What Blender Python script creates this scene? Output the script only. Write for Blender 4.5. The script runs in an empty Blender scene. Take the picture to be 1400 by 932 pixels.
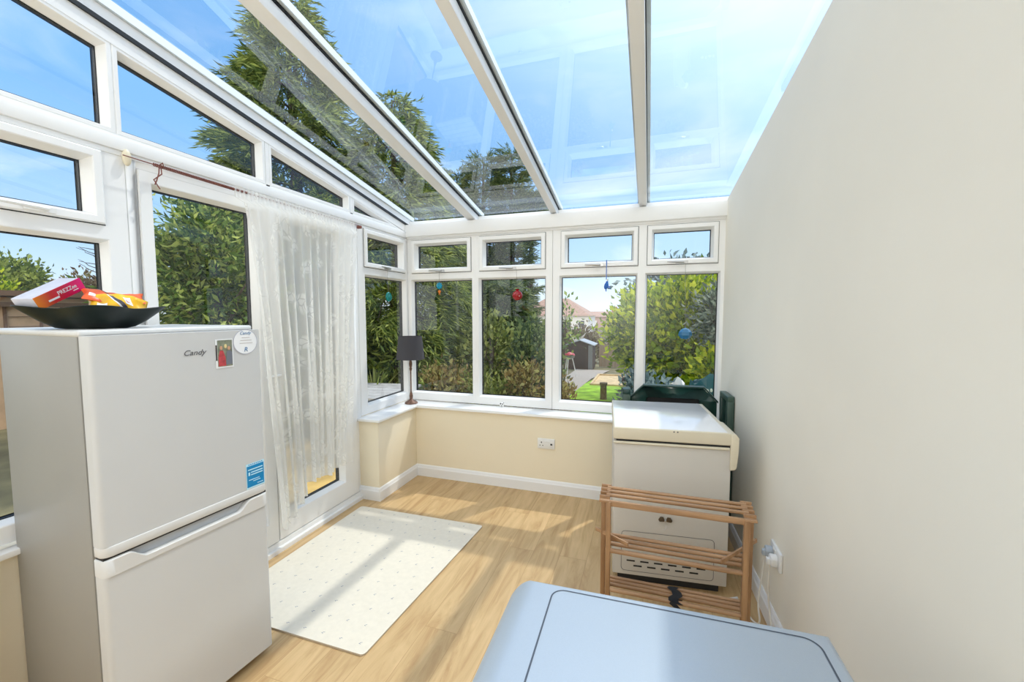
import bpy, bmesh, math, random
import numpy as np
from mathutils import Vector, Matrix
random.seed(7)
RNG = np.random.default_rng(11)
SC = bpy.context.scene
COL = SC.collection
PI = math.pi

# ------------------------------------------------------------------ materials
def mat(name):
    m = bpy.data.materials.new(name); m.use_nodes = True
    nt = m.node_tree
    return m, nt, nt.nodes['Principled BSDF'], nt.nodes['Material Output']

def plain(name, col, rough=0.5, metal=0.0, spec=0.5, var=0.0, vscale=6.0, bump=0.0, bscale=80.0, trans=0.0):
    m, nt, b, o = mat(name)
    b.inputs['Base Color'].default_value = (*col, 1)
    b.inputs['Roughness'].default_value = rough
    b.inputs['Metallic'].default_value = metal
    b.inputs['Specular IOR Level'].default_value = spec
    tc = nt.nodes.new('ShaderNodeTexCoord')
    if var > 0:
        n = nt.nodes.new('ShaderNodeTexNoise'); n.inputs['Scale'].default_value = vscale; n.inputs['Detail'].default_value = 5
        nt.links.new(tc.outputs['Object'], n.inputs['Vector'])
        r = nt.nodes.new('ShaderNodeValToRGB')
        r.color_ramp.elements[0].position = .3; r.color_ramp.elements[1].position = .7
        r.color_ramp.elements[0].color = (*[max(0, c*(1-var)) for c in col], 1)
        r.color_ramp.elements[1].color = (*[min(1, c*(1+var)) for c in col], 1)
        nt.links.new(n.outputs['Fac'], r.inputs['Fac']); nt.links.new(r.outputs['Color'], b.inputs['Base Color'])
    if bump > 0:
        n2 = nt.nodes.new('ShaderNodeTexNoise'); n2.inputs['Scale'].default_value = bscale; n2.inputs['Detail'].default_value = 3
        nt.links.new(tc.outputs['Object'], n2.inputs['Vector'])
        bp = nt.nodes.new('ShaderNodeBump'); bp.inputs['Strength'].default_value = bump; bp.inputs['Distance'].default_value = .002
        nt.links.new(n2.outputs['Fac'], bp.inputs['Height']); nt.links.new(bp.outputs['Normal'], b.inputs['Normal'])
    if trans > 0:
        b.inputs['Transmission Weight'].default_value = trans
    return m

def leaf_mat(name, c1, c2, c3, transl=.35, rough=.55):
    """foliage: colour varies leaf by leaf, part of the light passes through"""
    m, nt, b, o = mat(name)
    g = nt.nodes.new('ShaderNodeNewGeometry')
    r = nt.nodes.new('ShaderNodeValToRGB')
    e = r.color_ramp.elements
    e[0].color = (*c1, 1); e[1].color = (*c3, 1)
    k = e.new(.5); k.color = (*c2, 1)
    nt.links.new(g.outputs['Random Per Island'], r.inputs['Fac'])
    b.inputs['Roughness'].default_value = rough
    b.inputs['Specular IOR Level'].default_value = .25
    nt.links.new(r.outputs['Color'], b.inputs['Base Color'])
    t = nt.nodes.new('ShaderNodeBsdfTranslucent')
    nt.links.new(r.outputs['Color'], t.inputs['Color'])
    mx = nt.nodes.new('ShaderNodeMixShader'); mx.inputs[0].default_value = transl
    nt.links.new(b.outputs[0], mx.inputs[1]); nt.links.new(t.outputs[0], mx.inputs[2])
    nt.links.new(mx.outputs[0], o.inputs['Surface'])
    return m

def glass_mat(name, tint=(.93, .96, .97), f0=.06, gloss=1.0):
    """single pane sheet: see-through plus a Schlick mirror reflection"""
    m, nt, b, o = mat(name); nt.nodes.remove(b)
    lw = nt.nodes.new('ShaderNodeLayerWeight'); lw.inputs['Blend'].default_value = .5
    p = nt.nodes.new('ShaderNodeMath'); p.operation = 'POWER'; p.inputs[1].default_value = 4.0
    nt.links.new(lw.outputs['Facing'], p.inputs[0])
    ma = nt.nodes.new('ShaderNodeMath'); ma.operation = 'MULTIPLY_ADD'; ma.inputs[1].default_value = (1-f0)*gloss; ma.inputs[2].default_value = f0
    nt.links.new(p.outputs[0], ma.inputs[0])
    t = nt.nodes.new('ShaderNodeBsdfTransparent'); t.inputs['Color'].default_value = (*tint, 1)
    gl = nt.nodes.new('ShaderNodeBsdfGlossy'); gl.inputs['Roughness'].default_value = 0.0; gl.inputs['Color'].default_value = (.9, .95, 1, 1)
    mx = nt.nodes.new('ShaderNodeMixShader')
    nt.links.new(ma.outputs[0], mx.inputs[0]); nt.links.new(t.outputs[0], mx.inputs[1]); nt.links.new(gl.outputs[0], mx.inputs[2])
    nt.links.new(mx.outputs[0], o.inputs['Surface'])
    return m

def wood_floor_mat():
    m, nt, b, o = mat('oak_planks')
    tc = nt.nodes.new('ShaderNodeTexCoord')
    mp = nt.nodes.new('ShaderNodeMapping'); mp.inputs['Rotation'].default_value = (0, 0, PI/2)
    nt.links.new(tc.outputs['Object'], mp.inputs['Vector'])
    br = nt.nodes.new('ShaderNodeTexBrick'); br.offset = .37; br.offset_frequency = 2
    br.inputs['Scale'].default_value = 1; br.inputs['Brick Width'].default_value = 1.22; br.inputs['Row Height'].default_value = .165
    br.inputs['Mortar Size'].default_value = .0012; br.inputs['Mortar Smooth'].default_value = .2; br.inputs['Bias'].default_value = 0
    br.inputs['Color1'].default_value = (0, 0, 0, 1); br.inputs['Color2'].default_value = (1, 1, 1, 1); br.inputs['Mortar'].default_value = (.5, .5, .5, 1)
    nt.links.new(mp.outputs[0], br.inputs['Vector'])
    # long grain, shifted per plank
    sc = nt.nodes.new('ShaderNodeMapping'); sc.inputs['Scale'].default_value = (9, 1.1, 1)
    nt.links.new(tc.outputs['Object'], sc.inputs['Vector'])
    ad = nt.nodes.new('ShaderNodeVectorMath'); ad.operation = 'MULTIPLY_ADD'; ad.inputs[1].default_value = (7, 13, 5)
    nt.links.new(br.outputs['Color'], ad.inputs[0]); nt.links.new(sc.outputs[0], ad.inputs[2])
    n = nt.nodes.new('ShaderNodeTexNoise'); n.inputs['Scale'].default_value = 1.6; n.inputs['Detail'].default_value = 9; n.inputs['Roughness'].default_value = .62; n.inputs['Distortion'].default_value = 1.2
    nt.links.new(ad.outputs[0], n.inputs['Vector'])
    r = nt.nodes.new('ShaderNodeValToRGB'); e = r.color_ramp.elements
    e[0].position = .28; e[0].color = (.42, .25, .11, 1); e[1].position = .78; e[1].color = (.72, .51, .275, 1)
    k = e.new(.5); k.color = (.58, .40, .20, 1)
    nt.links.new(n.outputs['Fac'], r.inputs['Fac'])
    hs = nt.nodes.new('ShaderNodeMix'); hs.data_type = 'RGBA'; hs.blend_type = 'MULTIPLY'; hs.inputs['Factor'].default_value = .22
    r2 = nt.nodes.new('ShaderNodeValToRGB'); r2.color_ramp.elements[0].color = (.62, .58, .52, 1); r2.color_ramp.elements[1].color = (1, 1, 1, 1)
    nt.links.new(br.outputs['Color'], r2.inputs['Fac'])
    nt.links.new(r.outputs['Color'], hs.inputs['A']); nt.links.new(r2.outputs['Color'], hs.inputs['B'])
    mo = nt.nodes.new('ShaderNodeMix'); mo.data_type = 'RGBA'; mo.inputs['B'].default_value = (.40, .25, .11, 1)
    nt.links.new(br.outputs['Fac'], mo.inputs['Factor']); nt.links.new(hs.outputs['Result'], mo.inputs['A'])
    nt.links.new(mo.outputs['Result'], b.inputs['Base Color'])
    b.inputs['Roughness'].default_value = .42; b.inputs['Specular IOR Level'].default_value = .35
    return m

def wood_mat(name, c1, c2, axis=0, scale=3.0, rough=.5):
    m, nt, b, o = mat(name)
    tc = nt.nodes.new('ShaderNodeTexCoord'); mp = nt.nodes.new('ShaderNodeMapping')
    s = [14, 14, 14]; s[axis] = 1.0
    mp.inputs['Scale'].default_value = s
    nt.links.new(tc.outputs['Object'], mp.inputs['Vector'])
    n = nt.nodes.new('ShaderNodeTexNoise'); n.inputs['Scale'].default_value = scale; n.inputs['Detail'].default_value = 6
    nt.links.new(mp.outputs[0], n.inputs['Vector'])
    r = nt.nodes.new('ShaderNodeValToRGB'); r.color_ramp.elements[0].position = .3; r.color_ramp.elements[1].position = .72
    r.color_ramp.elements[0].color = (*c1, 1); r.color_ramp.elements[1].color = (*c2, 1)
    nt.links.new(n.outputs['Fac'], r.inputs['Fac']); nt.links.new(r.outputs['Color'], b.inputs['Base Color'])
    b.inputs['Roughness'].default_value = rough
    return m

def lace_mat():
    m, nt, b, o = mat('lace'); nt.nodes.remove(b)
    tc = nt.nodes.new('ShaderNodeTexCoord')
    nz = nt.nodes.new('ShaderNodeTexNoise'); nz.inputs['Scale'].default_value = 5; nz.inputs['Detail'].default_value = 1
    nt.links.new(tc.outputs['UV'], nz.inputs['Vector'])
    add = nt.nodes.new('ShaderNodeVectorMath'); add.operation = 'MULTIPLY_ADD'; add.inputs[1].default_value = (.16, .16, .16)
    nt.links.new(nz.outputs['Color'], add.inputs[0]); nt.links.new(tc.outputs['UV'], add.inputs[2])
    v = nt.nodes.new('ShaderNodeTexVoronoi'); v.feature = 'F1'; v.inputs['Scale'].default_value = 7
    nt.links.new(add.outputs[0], v.inputs['Vector'])
    v2 = nt.nodes.new('ShaderNodeTexVoronoi'); v2.feature = 'DISTANCE_TO_EDGE'; v2.inputs['Scale'].default_value = 22
    nt.links.new(add.outputs[0], v2.inputs['Vector'])
    r = nt.nodes.new('ShaderNodeValToRGB'); e = r.color_ramp.elements     # flower bodies
    e[0].position = .30; e[0].color = (1, 1, 1, 1); e[1].position = .42; e[1].color = (0, 0, 0, 1)
    nt.links.new(v.outputs['Distance'], r.inputs['Fac'])
    r2 = nt.nodes.new('ShaderNodeValToRGB'); e = r2.color_ramp.elements   # petal veins
    e[0].position = .03; e[0].color = (0, 0, 0, 1); e[1].position = .10; e[1].color = (1, 1, 1, 1)
    nt.links.new(v2.outputs['Distance'], r2.inputs['Fac'])
    mu = nt.nodes.new('ShaderNodeMath'); mu.operation = 'MULTIPLY'
    nt.links.new(r.outputs['Color'], mu.inputs[0]); nt.links.new(r2.outputs['Color'], mu.inputs[1])
    ma = nt.nodes.new('ShaderNodeMath'); ma.operation = 'MULTIPLY_ADD'; ma.inputs[1].default_value = .22; ma.inputs[2].default_value = .73
    nt.links.new(mu.outputs[0], ma.inputs[0])
    # opaque hem and heading, from the UV height
    d = nt.nodes.new('ShaderNodeBsdfDiffuse'); d.inputs['Color'].default_value = (.93, .925, .90, 1)
    t = nt.nodes.new('ShaderNodeBsdfTranslucent'); t.inputs['Color'].default_value = (.93, .925, .90, 1)
    ms = nt.nodes.new('ShaderNodeMixShader'); ms.inputs[0].default_value = .5
    nt.links.new(d.outputs[0], ms.inputs[1]); nt.links.new(t.outputs[0], ms.inputs[2])
    tr = nt.nodes.new('ShaderNodeBsdfTransparent')
    mx = nt.nodes.new('ShaderNodeMixShader')
    nt.links.new(ma.outputs[0], mx.inputs[0]); nt.links.new(tr.outputs[0], mx.inputs[1]); nt.links.new(ms.outputs[0], mx.inputs[2])
    nt.links.new(mx.outputs[0], o.inputs['Surface'])
    return m

def brushed(name, col, rough=.35):
    m, nt, b, o = mat(name)
    b.inputs['Base Color'].default_value = (*col, 1); b.inputs['Roughness'].default_value = rough; b.inputs['Metallic'].default_value = .35
    tc = nt.nodes.new('ShaderNodeTexCoord'); n = nt.nodes.new('ShaderNodeTexNoise'); n.inputs['Scale'].default_value = 900; n.inputs['Detail'].default_value = 1
    nt.links.new(tc.outputs['Object'], n.inputs['Vector'])
    r = nt.nodes.new('ShaderNodeValToRGB'); r.color_ramp.elements[0].color = (*[c*.93 for c in col], 1); r.color_ramp.elements[1].color = (*[min(1, c*1.06) for c in col], 1)
    nt.links.new(n.outputs['Fac'], r.inputs['Fac']); nt.links.new(r.outputs['Color'], b.inputs['Base Color'])
    return m

def gradient_mat(name, stops, axis='X', rough=.4):
    m, nt, b, o = mat(name)
    tc = nt.nodes.new('ShaderNodeTexCoord'); sp = nt.nodes.new('ShaderNodeSeparateXYZ')
    nt.links.new(tc.outputs['Generated'], sp.inputs[0])
    r = nt.nodes.new('ShaderNodeValToRGB'); e = r.color_ramp.elements
    e[0].position, e[1].position = stops[0][0], stops[-1][0]
    e[0].color, e[1].color = (*stops[0][1], 1), (*stops[-1][1], 1)
    for p, c in stops[1:-1]:
        k = e.new(p); k.color = (*c, 1)
    nt.links.new(sp.outputs[axis], r.inputs['Fac']); nt.links.new(r.outputs['Color'], b.inputs['Base Color'])
    b.inputs['Roughness'].default_value = rough
    return m

M = dict(
    upvc=plain('white_upvc', (.86, .86, .85), .32, var=.015, vscale=3),
    upvc_warm=plain('warm_white_upvc', (.84, .81, .77), .4),
    gasket=plain('black_gasket', (.006, .007, .009), .5),
    wall=plain('cream_paint', (.88, .835, .725), .85, var=.02, vscale=2, bump=.05, bscale=220),
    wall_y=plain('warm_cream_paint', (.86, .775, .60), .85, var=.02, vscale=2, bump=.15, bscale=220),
    base=plain('white_gloss_paint', (.86, .87, .88), .35),
    sill=plain('white_sill', (.90, .90, .89), .25),
    floor=wood_floor_mat(),
    glass=glass_mat('window_glass', (.93, .96, .96), .05),
    roofglass=glass_mat('roof_glass', (.91, .96, .985), .10, 1.0),
    rug=plain('cream_carpet', (.77, .71, .59), .95, var=.03, vscale=40, bump=.6, bscale=900),
    rugmark=plain('grey_blue_thread', (.22, .24, .30), .95),
    rugedge=plain('stitched_rug_edge', (.50, .42, .32), .95),
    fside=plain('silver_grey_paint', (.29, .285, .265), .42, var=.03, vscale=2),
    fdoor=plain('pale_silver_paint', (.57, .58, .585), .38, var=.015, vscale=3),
    fstrip=plain('off_white_plastic', (.63, .63, .62), .35),
    dark=plain('dark_gap', (.02, .02, .022), .6),
    frecess=plain('handle_recess', (.50, .53, .57), .4),
    ink=plain('grey_ink', (.10, .10, .11), .5),
    inkblue=plain('blue_ink', (.03, .16, .36), .5),
    inkpink=plain('pale_red_ink', (.55, .30, .28), .5),
    labelw=plain('label_white', (.84, .86, .88), .4),
    labelb=plain('label_blue', (.004, .23, .52), .35),
    labelpale=plain('label_pale_blue', (.52, .80, .92), .35),
    photo_bg=plain('photo_backdrop', (.20, .22, .16), .35, var=.5, vscale=40),
    photo_red=plain('photo_red', (.48, .06, .07), .35, var=.3, vscale=60),
    photo_grey=plain('photo_grey', (.16, .18, .22), .35),
    photo_skin=plain('photo_skin', (.55, .32, .2), .35),
    photo_gold=plain('photo_gold', (.70, .58, .28), .35),
    bowl=plain('black_green_glaze', (.006, .012, .010), .4, 0, .2),
    boxw=plain('white_card', (.66, .67, .76), .5, var=.05, vscale=30),
    pink=gradient_mat('pink_to_orange_print', [(0, (.80, .22, .01)), (.32, (.60, .02, .02)), (.62, (.62, .004, .06)), (1, (.78, .002, .20))], 'X'),
    orange=plain('orange_wrapper', (.83, .115, .02), .35, var=.15, vscale=25),
    yellow=plain('yellow_wrapper', (.86, .48, .01), .3, var=.12, vscale=25),
    wrapdark=plain('wrapper_dark_print', (.05, .05, .08), .35),
    wrapred=plain('wrapper_red_print', (.45, .10, .10), .35),
    shade=plain('charcoal_fabric', (.058, .056, .064), .9, bump=.3, bscale=600),
    bronze=plain('aged_bronze', (.16, .085, .055), .45, .3, var=.5, vscale=60),
    freezer=plain('grey_cream_enamel', (.60, .575, .53), .42, var=.02, vscale=2),
    lid=plain('cream_lid_edge', (.70, .64, .50), .4),
    lidtop=plain('white_lid_top', (.90, .90, .90), .12, spec=.8),
    slot=plain('vent_slot', (.012, .012, .012), .7),
    airer=wood_mat('pine_rod', (.27, .145, .065), (.50, .30, .16), 0),
    airerv=wood_mat('pine_post', (.25, .13, .055), (.45, .26, .125), 2),
    strap=plain('black_strap', (.01, .011, .014), .8),
    green=plain('dark_green_resin', (.006, .040, .032), .35),
    greenl=plain('grey_green_resin', (.045, .085, .065), .4),
    washer=brushed('silver_blue_paint', (.43, .49, .55), .35),
    groove=plain('groove', (.06, .075, .10), .5),
    plug=plain('white_plastic', (.82, .82, .80), .35),
    plugg=plain('grey_plastic', (.42, .47, .52), .4),
    cable=plain('white_cable', (.72, .69, .62), .45),
    cordrod=plain('red_brown_coil', (.20, .06, .04), .5, bump=.6, bscale=500),
    hook=plain('ivory_plastic', (.78, .70, .52), .35),
    chrome=plain('brushed_steel', (.55, .55, .55), .3, .9),
    lace=lace_mat(),
    teal=plain('teal_glass', (.02, .36, .33), .08, trans=.35),
    turq=plain('turquoise_glass', (.0, .30, .48), .1, trans=.2),
    amber=plain('orange_glass', (.75, .22, .03), .15, trans=.2),
    redglass=plain('red_glass', (.36, .008, .012), .08, trans=.2),
    blue=plain('blue_glass', (.01, .13, .52), .1, trans=.1),
    bluep=plain('pale_blue_glass', (.05, .22, .42), .08, trans=.3),
    thread=plain('thread', (.25, .24, .22), .8),
    cow=plain('white_ceramic', (.85, .85, .84), .25),
    cowspot=plain('black_glaze', (.02, .02, .02), .3),
    # outdoors
    bark=plain('bark', (.10, .07, .05), .95, var=.4, vscale=20, bump=.8, bscale=40),
    barkgrey=plain('grey_twigs', (.17, .15, .13), .95, var=.3, vscale=20),
    conifer=leaf_mat('conifer_needles', (.05, .09, .025), (.19, .26, .06), (.55, .60, .15), .4),
    conifer_d=leaf_mat('dark_conifer', (.035, .07, .03), (.11, .17, .06), (.32, .38, .12), .35),
    leafy=leaf_mat('broad_leaves', (.03, .075, .016), (.16, .27, .04), (.66, .72, .20), .45),
    limeleaf=leaf_mat('lime_leaves', (.08, .17, .008), (.36, .48, .015), (.85, .85, .06), .45),
    greyleaf=leaf_mat('silver_leaves', (.10, .13, .10), (.22, .27, .21), (.42, .46, .36), .3),
    blueleaf=leaf_mat('blue_grey_leaves', (.07, .12, .12), (.16, .24, .25), (.35, .43, .42), .3),
    olive=leaf_mat('olive_leaves', (.07, .10, .02), (.22, .27, .06), (.48, .50, .15), .35),
    rust=leaf_mat('rust_leaves', (.12, .10, .03), (.34, .24, .09), (.48, .46, .16), .35),
    brownleaf=leaf_mat('brown_leaves', (.10, .06, .035), (.22, .15, .09), (.28, .27, .10), .3),
    blade=leaf_mat('sword_leaves', (.09, .14, .02), (.26, .32, .07), (.55, .55, .20), .4),
    lawn=plain('lawn_grass', (.24, .42, .018), .9, var=.45, vscale=4, bump=1, bscale=120),
    patio=plain('sandy_paving', (.56, .38, .13), .9, var=.35, vscale=3, bump=.5, bscale=60),
    soil=plain('garden_ground', (.16, .14, .07), .95, var=.4, vscale=2),
    gravel=plain('gravel', (.36, .31, .26), .95, var=.25, vscale=30),
    sand=plain('sand', (.60, .44, .24), .9, var=.2, vscale=8),
    shedwood=plain('dark_shed_wood', (.055, .035, .03), .85, var=.3, vscale=12),
    shedroof=plain('grey_felt', (.34, .37, .40), .9),
    fencewood=wood_mat('fence_wood', (.20, .15, .10), (.36, .27, .19), 2),
    tan=plain('tan_boards', (.62, .42, .27), .8, var=.15, vscale=5),
    tandark=plain('dark_brown_trim', (.16, .09, .055), .8),  # dark brown of the outbuilding's roof and trim boards
    render=plain('white_render', (.80, .78, .77), .9),
    pinkwall=plain('pink_render', (.60, .42, .38), .9),
    tile=plain('brown_roof_tile', (.36, .23, .18), .9, var=.2, vscale=3),
    brick=plain('red_brick', (.42, .17, .10), .9),
    pane=plain('dark_pane', (.10, .11, .13), .2),
    bbqred=plain('red_enamel', (.50, .04, .05), .4),
    metalg=plain('grey_metal', (.25, .27, .28), .4, .6),
    greywood=plain('weathered_wood', (.40, .39, .38), .85, var=.2, vscale=10),
    stump=plain('stump_bark', (.16, .12, .08), .95, var=.3, vscale=20),
    pot=plain('pale_green_pot', (.50, .58, .30), .5),
    bagw=plain('white_sack', (.85, .83, .80), .6),
    bagg=plain('green_sack', (.004, .085, .09), .4, var=.2, vscale=10),
    letter=plain('pale_lettering', (.72, .75, .60), .6),
    whitepaint=plain('back_wall_paint', (.84, .82, .77), .9),
)

# ------------------------------------------------------------------ builders
def thing(name, loc=(0, 0, 0), rz=0.0, label=None, cat=None, group=None, kind=None):
    o = bpy.data.objects.new(name, None); COL.objects.link(o)
    o.location = loc; o.rotation_euler = (0, 0, rz); o.empty_display_size = .05
    return tag(o, label, cat, group, kind)

def tag(o, label=None, cat=None, group=None, kind=None):
    if label: o['label'] = label
    if cat: o['category'] = cat
    if group: o['group'] = group
    if kind: o['kind'] = kind
    return o

def wmat(o):
    m = Matrix.LocRotScale(o.location, o.rotation_euler, o.scale)
    p = o.parent
    return (wmat(p) @ m) if p else m

class MB:
    """collects shapes in one bmesh; build() links them as ONE mesh object"""
    def __init__(s): s.bm = bmesh.new(); s.mi = 0
    def _new(s, vs, fs):
        v = [s.bm.verts.new(p) for p in vs]
        out = []
        for f in fs:
            try:
                q = s.bm.faces.new([v[i] for i in f]); q.material_index = s.mi; out.append(q)
            except ValueError: pass
        return v, out
    def box(s, lo, hi, T=None):
        x0, y0, z0 = lo; x1, y1, z1 = hi
        vs = [Vector(p) for p in ((x0,y0,z0),(x1,y0,z0),(x1,y1,z0),(x0,y1,z0),(x0,y0,z1),(x1,y0,z1),(x1,y1,z1),(x0,y1,z1))]
        if T: vs = [T @ v for v in vs]
        s._new(vs, [(3,2,1,0),(4,5,6,7),(0,1,5,4),(1,2,6,5),(2,3,7,6),(3,0,4,7)]); return s
    def hexa(s, pts):
        s._new(pts, [(3,2,1,0),(4,5,6,7),(0,1,5,4),(1,2,6,5),(2,3,7,6),(3,0,4,7)]); return s
    def poly(s, pts): s._new(pts, [tuple(range(len(pts)))]); return s
    def prism(s, pts, d):
        n = len(pts); d = Vector(d); a = [Vector(p) for p in pts]; b = [p + d for p in a]
        s._new(a + b, [tuple(range(n))[::-1], tuple(range(n, 2*n))] + [(i, (i+1) % n, n+(i+1) % n, n+i) for i in range(n)]); return s
    def tube(s, pts, r, seg=8, caps=True):
        pts = [Vector(p) for p in pts]; n = len(pts)
        rs = r if isinstance(r, (list, tuple)) else [r]*n
        ring = []; up = None
        for i, p in enumerate(pts):
            t = (pts[min(i+1, n-1)] - pts[max(i-1, 0)]).normalized()
            if up is None: up = Vector((0, 0, 1)) if abs(t.z) < .9 else Vector((1, 0, 0))
            a = t.cross(up)
            if a.length < 1e-6: a = t.cross(Vector((0, 1, 0)))
            a.normalize(); b = a.cross(t).normalized(); up = b
            ring.append([p + (a*math.cos(2*PI*k/seg) + b*math.sin(2*PI*k/seg))*rs[i] for k in range(seg)])
        vs = [q for rr in ring for q in rr]; fs = []
        for i in range(n-1):
            for k in range(seg): fs.append((i*seg+k, i*seg+(k+1) % seg, (i+1)*seg+(k+1) % seg, (i+1)*seg+k))
        if caps: fs += [tuple(range(seg))[::-1], tuple((n-1)*seg+k for k in range(seg))]
        s._new(vs, fs); return s
    def lathe(s, prof, c=(0, 0, 0), seg=32, T=None):
        vs = []; fs = []; n = len(prof)
        for (r, z) in prof:
            for k in range(seg):
                v = Vector((max(r, 1e-4)*math.cos(2*PI*k/seg), max(r, 1e-4)*math.sin(2*PI*k/seg), z))
                v = (T @ v) if T else v
                vs.append(v + Vector(c))
        for i in range(n-1):
            for k in range(seg): fs.append((i*seg+k, i*seg+(k+1) % seg, (i+1)*seg+(k+1) % seg, (i+1)*seg+k))
        s._new(vs, fs); return s
    def ball(s, c, r, T=None, u=16, v=10):
        rr = r if isinstance(r, (tuple, list)) else (r, r, r)
        pr = []
        vs = []; fs = []
        for i in range(v+1):
            th = PI*i/v
            for k in range(u):
                q = Vector((rr[0]*math.sin(th)*math.cos(2*PI*k/u), rr[1]*math.sin(th)*math.sin(2*PI*k/u), rr[2]*math.cos(th)))
                vs.append(((T @ q) if T else q) + Vector(c))
        for i in range(v):
            for k in range(u): fs.append((i*u+k, (i+1)*u+k, (i+1)*u+(k+1) % u, i*u+(k+1) % u))
        s._new(vs, fs); return s
    def build(s, name, mats, parent=None, bevel=0.0, segs=2, smooth=False, world=True, angle=40):
        bm = s.bm
        bmesh.ops.remove_doubles(bm, verts=bm.verts, dist=1e-6)
        bmesh.ops.recalc_face_normals(bm, faces=bm.faces)
        if bevel > 0:
            es = [e for e in bm.edges if len(e.link_faces) == 2 and e.calc_face_angle(0) > .5]
            if es: bmesh.ops.bevel(bm, geom=es, offset=bevel, segments=segs, profile=.5, affect='EDGES', clamp_overlap=True)
        if parent is not None and world:
            bm.transform(wmat(parent).inverted())
        me = bpy.data.meshes.new(name); bm.to_mesh(me); bm.free()
        for m in (mats if isinstance(mats, (list, tuple)) else [mats]): me.materials.append(m)
        if smooth or bevel > 0:
            me.polygons.foreach_set('use_smooth', [True]*len(me.polygons))
            try: me.set_sharp_from_angle(angle=math.radians(angle))
            except Exception: pass
        o = bpy.data.objects.new(name, me); COL.objects.link(o)
        if parent is not None: o.parent = parent
        return o

def obj_np(name, V, Fq, mats, parent=None, mi=None):
    """mesh from numpy quads, world coordinates"""
    me = bpy.data.meshes.new(name)
    V = np.asarray(V, dtype=np.float32)
    if parent is not None:
        m = np.array(wmat(parent).inverted()); V = (V @ m[:3, :3].T + m[:3, 3]).astype(np.float32)
    Fq = np.asarray(Fq, dtype=np.int32)
    me.vertices.add(len(V)); me.vertices.foreach_set('co', V.ravel())
    k = Fq.shape[1]
    me.loops.add(Fq.size); me.loops.foreach_set('vertex_index', Fq.ravel())
    me.polygons.add(len(Fq)); me.polygons.foreach_set('loop_start', np.arange(0, Fq.size, k, dtype=np.int32))
    if mi is not None: me.polygons.foreach_set('material_index', np.asarray(mi, dtype=np.int32))
    me.update(calc_edges=True); me.validate()
    for m in (mats if isinstance(mats, (list, tuple)) else [mats]): me.materials.append(m)
    o = bpy.data.objects.new(name, me); COL.objects.link(o)
    if parent is not None: o.parent = parent
    return o

def text_mesh(name, body, size, T, m, parent, shear=0.0, xs=1.0, bold=0.0):
    """flat lettering: T maps text plane (x right, y up) to the world"""
    cu = bpy.data.curves.new(name, 'FONT'); cu.body = body; cu.size = size; cu.shear = shear; cu.align_x = 'CENTER'; cu.align_y = 'CENTER'
    cu.extrude = .0004; cu.offset = bold; cu.resolution_u = 3
    to = bpy.data.objects.new(name + '_curve', cu); COL.objects.link(to)
    dg = bpy.context.evaluated_depsgraph_get()
    me = bpy.data.meshes.new_from_object(to.evaluated_get(dg))
    bpy.data.objects.remove(to); bpy.data.curves.remove(cu)
    me.transform(wmat(parent).inverted() @ T @ Matrix.Diagonal((xs, 1, 1, 1)))
    me.materials.clear(); me.materials.append(m); me.name = name
    o = bpy.data.objects.new(name, me); COL.objects.link(o); o.parent = parent
    return o

def struct(o): o['kind'] = 'structure'; return o

# ------------------------------------------------------------------ window frames
# left plane: a = y, b = z, n = +x (glass x -2.245) ; far plane: a = x, b = z, n = -y (glass y 3.535)
def LP(a, b, n): return Vector((-2.245 + n, a, b))
def FP(a, b, n): return Vector((a, 3.535 - n, b))
def rect(a0, b0, a1, b1): return [(a0, b0), (a1, b0), (a1, b1), (a0, b1)]
def inset(poly, d):
    n = len(poly); out = []
    for i in range(n):
        p0, p1, p2 = Vector(poly[i-1]), Vector(poly[i]), Vector(poly[(i+1) % n])
        d1 = (p1-p0).normalized(); d2 = (p2-p1).normalized()
        n1 = Vector((-d1.y, d1.x)); n2 = Vector((-d2.y, d2.x))
        k = 1 + n1.dot(n2)
        out.append(tuple(p1 + (n1+n2)*(d/k)))
    return out
def ring(mb, P, outer, prof):
    """sweep a profile [(inset, depth)...] round a convex polygon, mitred"""
    loops = [[P(a, b, n) for a, b in inset(outer, i)] for i, n in prof]
    k = len(outer)
    for l0, l1 in zip(loops[:-1], loops[1:]):
        for i in range(k): mb.poly([l0[i], l0[(i+1) % k], l1[(i+1) % k], l1[i]])
def frame_from_glass(mb, P, g, w, depth=.045, back=-.03):
    """frame ring round a glass polygon: visible width w, chamfered bead to the pane, closed behind"""
    out = inset(g, -w)
    b = min(.018, w*.4)
    ring(mb, P, out, [(0, back), (0, depth-.004), (.004, depth), (w-b-.002, depth), (w-b, depth-.003), (w, .006), (w, 0)])
    ring(mb, P, out, [(w, back), (0, back)])
def gasket(name, P, g, parent, d=.026):
    mb = MB(); ring(mb, P, g, [(0, .0015), (.0035, .0015), (.0035, 0)]); ring(mb, P, g, [(0, 0), (0, -d), (.004, -d)])
    return mb.build(name, M['gasket'], parent)
def pane(name, P, g, parent, m='glass', n=0.0):
    mb = MB(); mb.poly([P(a, b, n) for a, b in inset(g, -.003)]); return mb.build(name, M[m], parent)

def vent_handle(P, a, b, parent, depth=.06, arm=.105, lean=1, m='chrome'):
    """casement stay: base plate and a swept lever"""
    mb = MB()
    p = [P(a-.045, b-.009, depth), P(a+.045, b-.009, depth), P(a+.045, b+.011, depth), P(a-.045, b+.011, depth)]
    nrm = P(a, b, depth+1) - P(a, b, depth)
    mb.prism(p, nrm*.008)
    mb.tube([P(a+.012*lean, b, depth+.006), P(a+.012*lean, b+.001, depth+.022), P(a-.02*lean, b+.002, depth+.026), P(a-arm*lean, b+.006, depth+.022)], [.009, .010, .0085, .006], 8)
    return mb.build('handle', M[m], parent, smooth=True)

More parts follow.
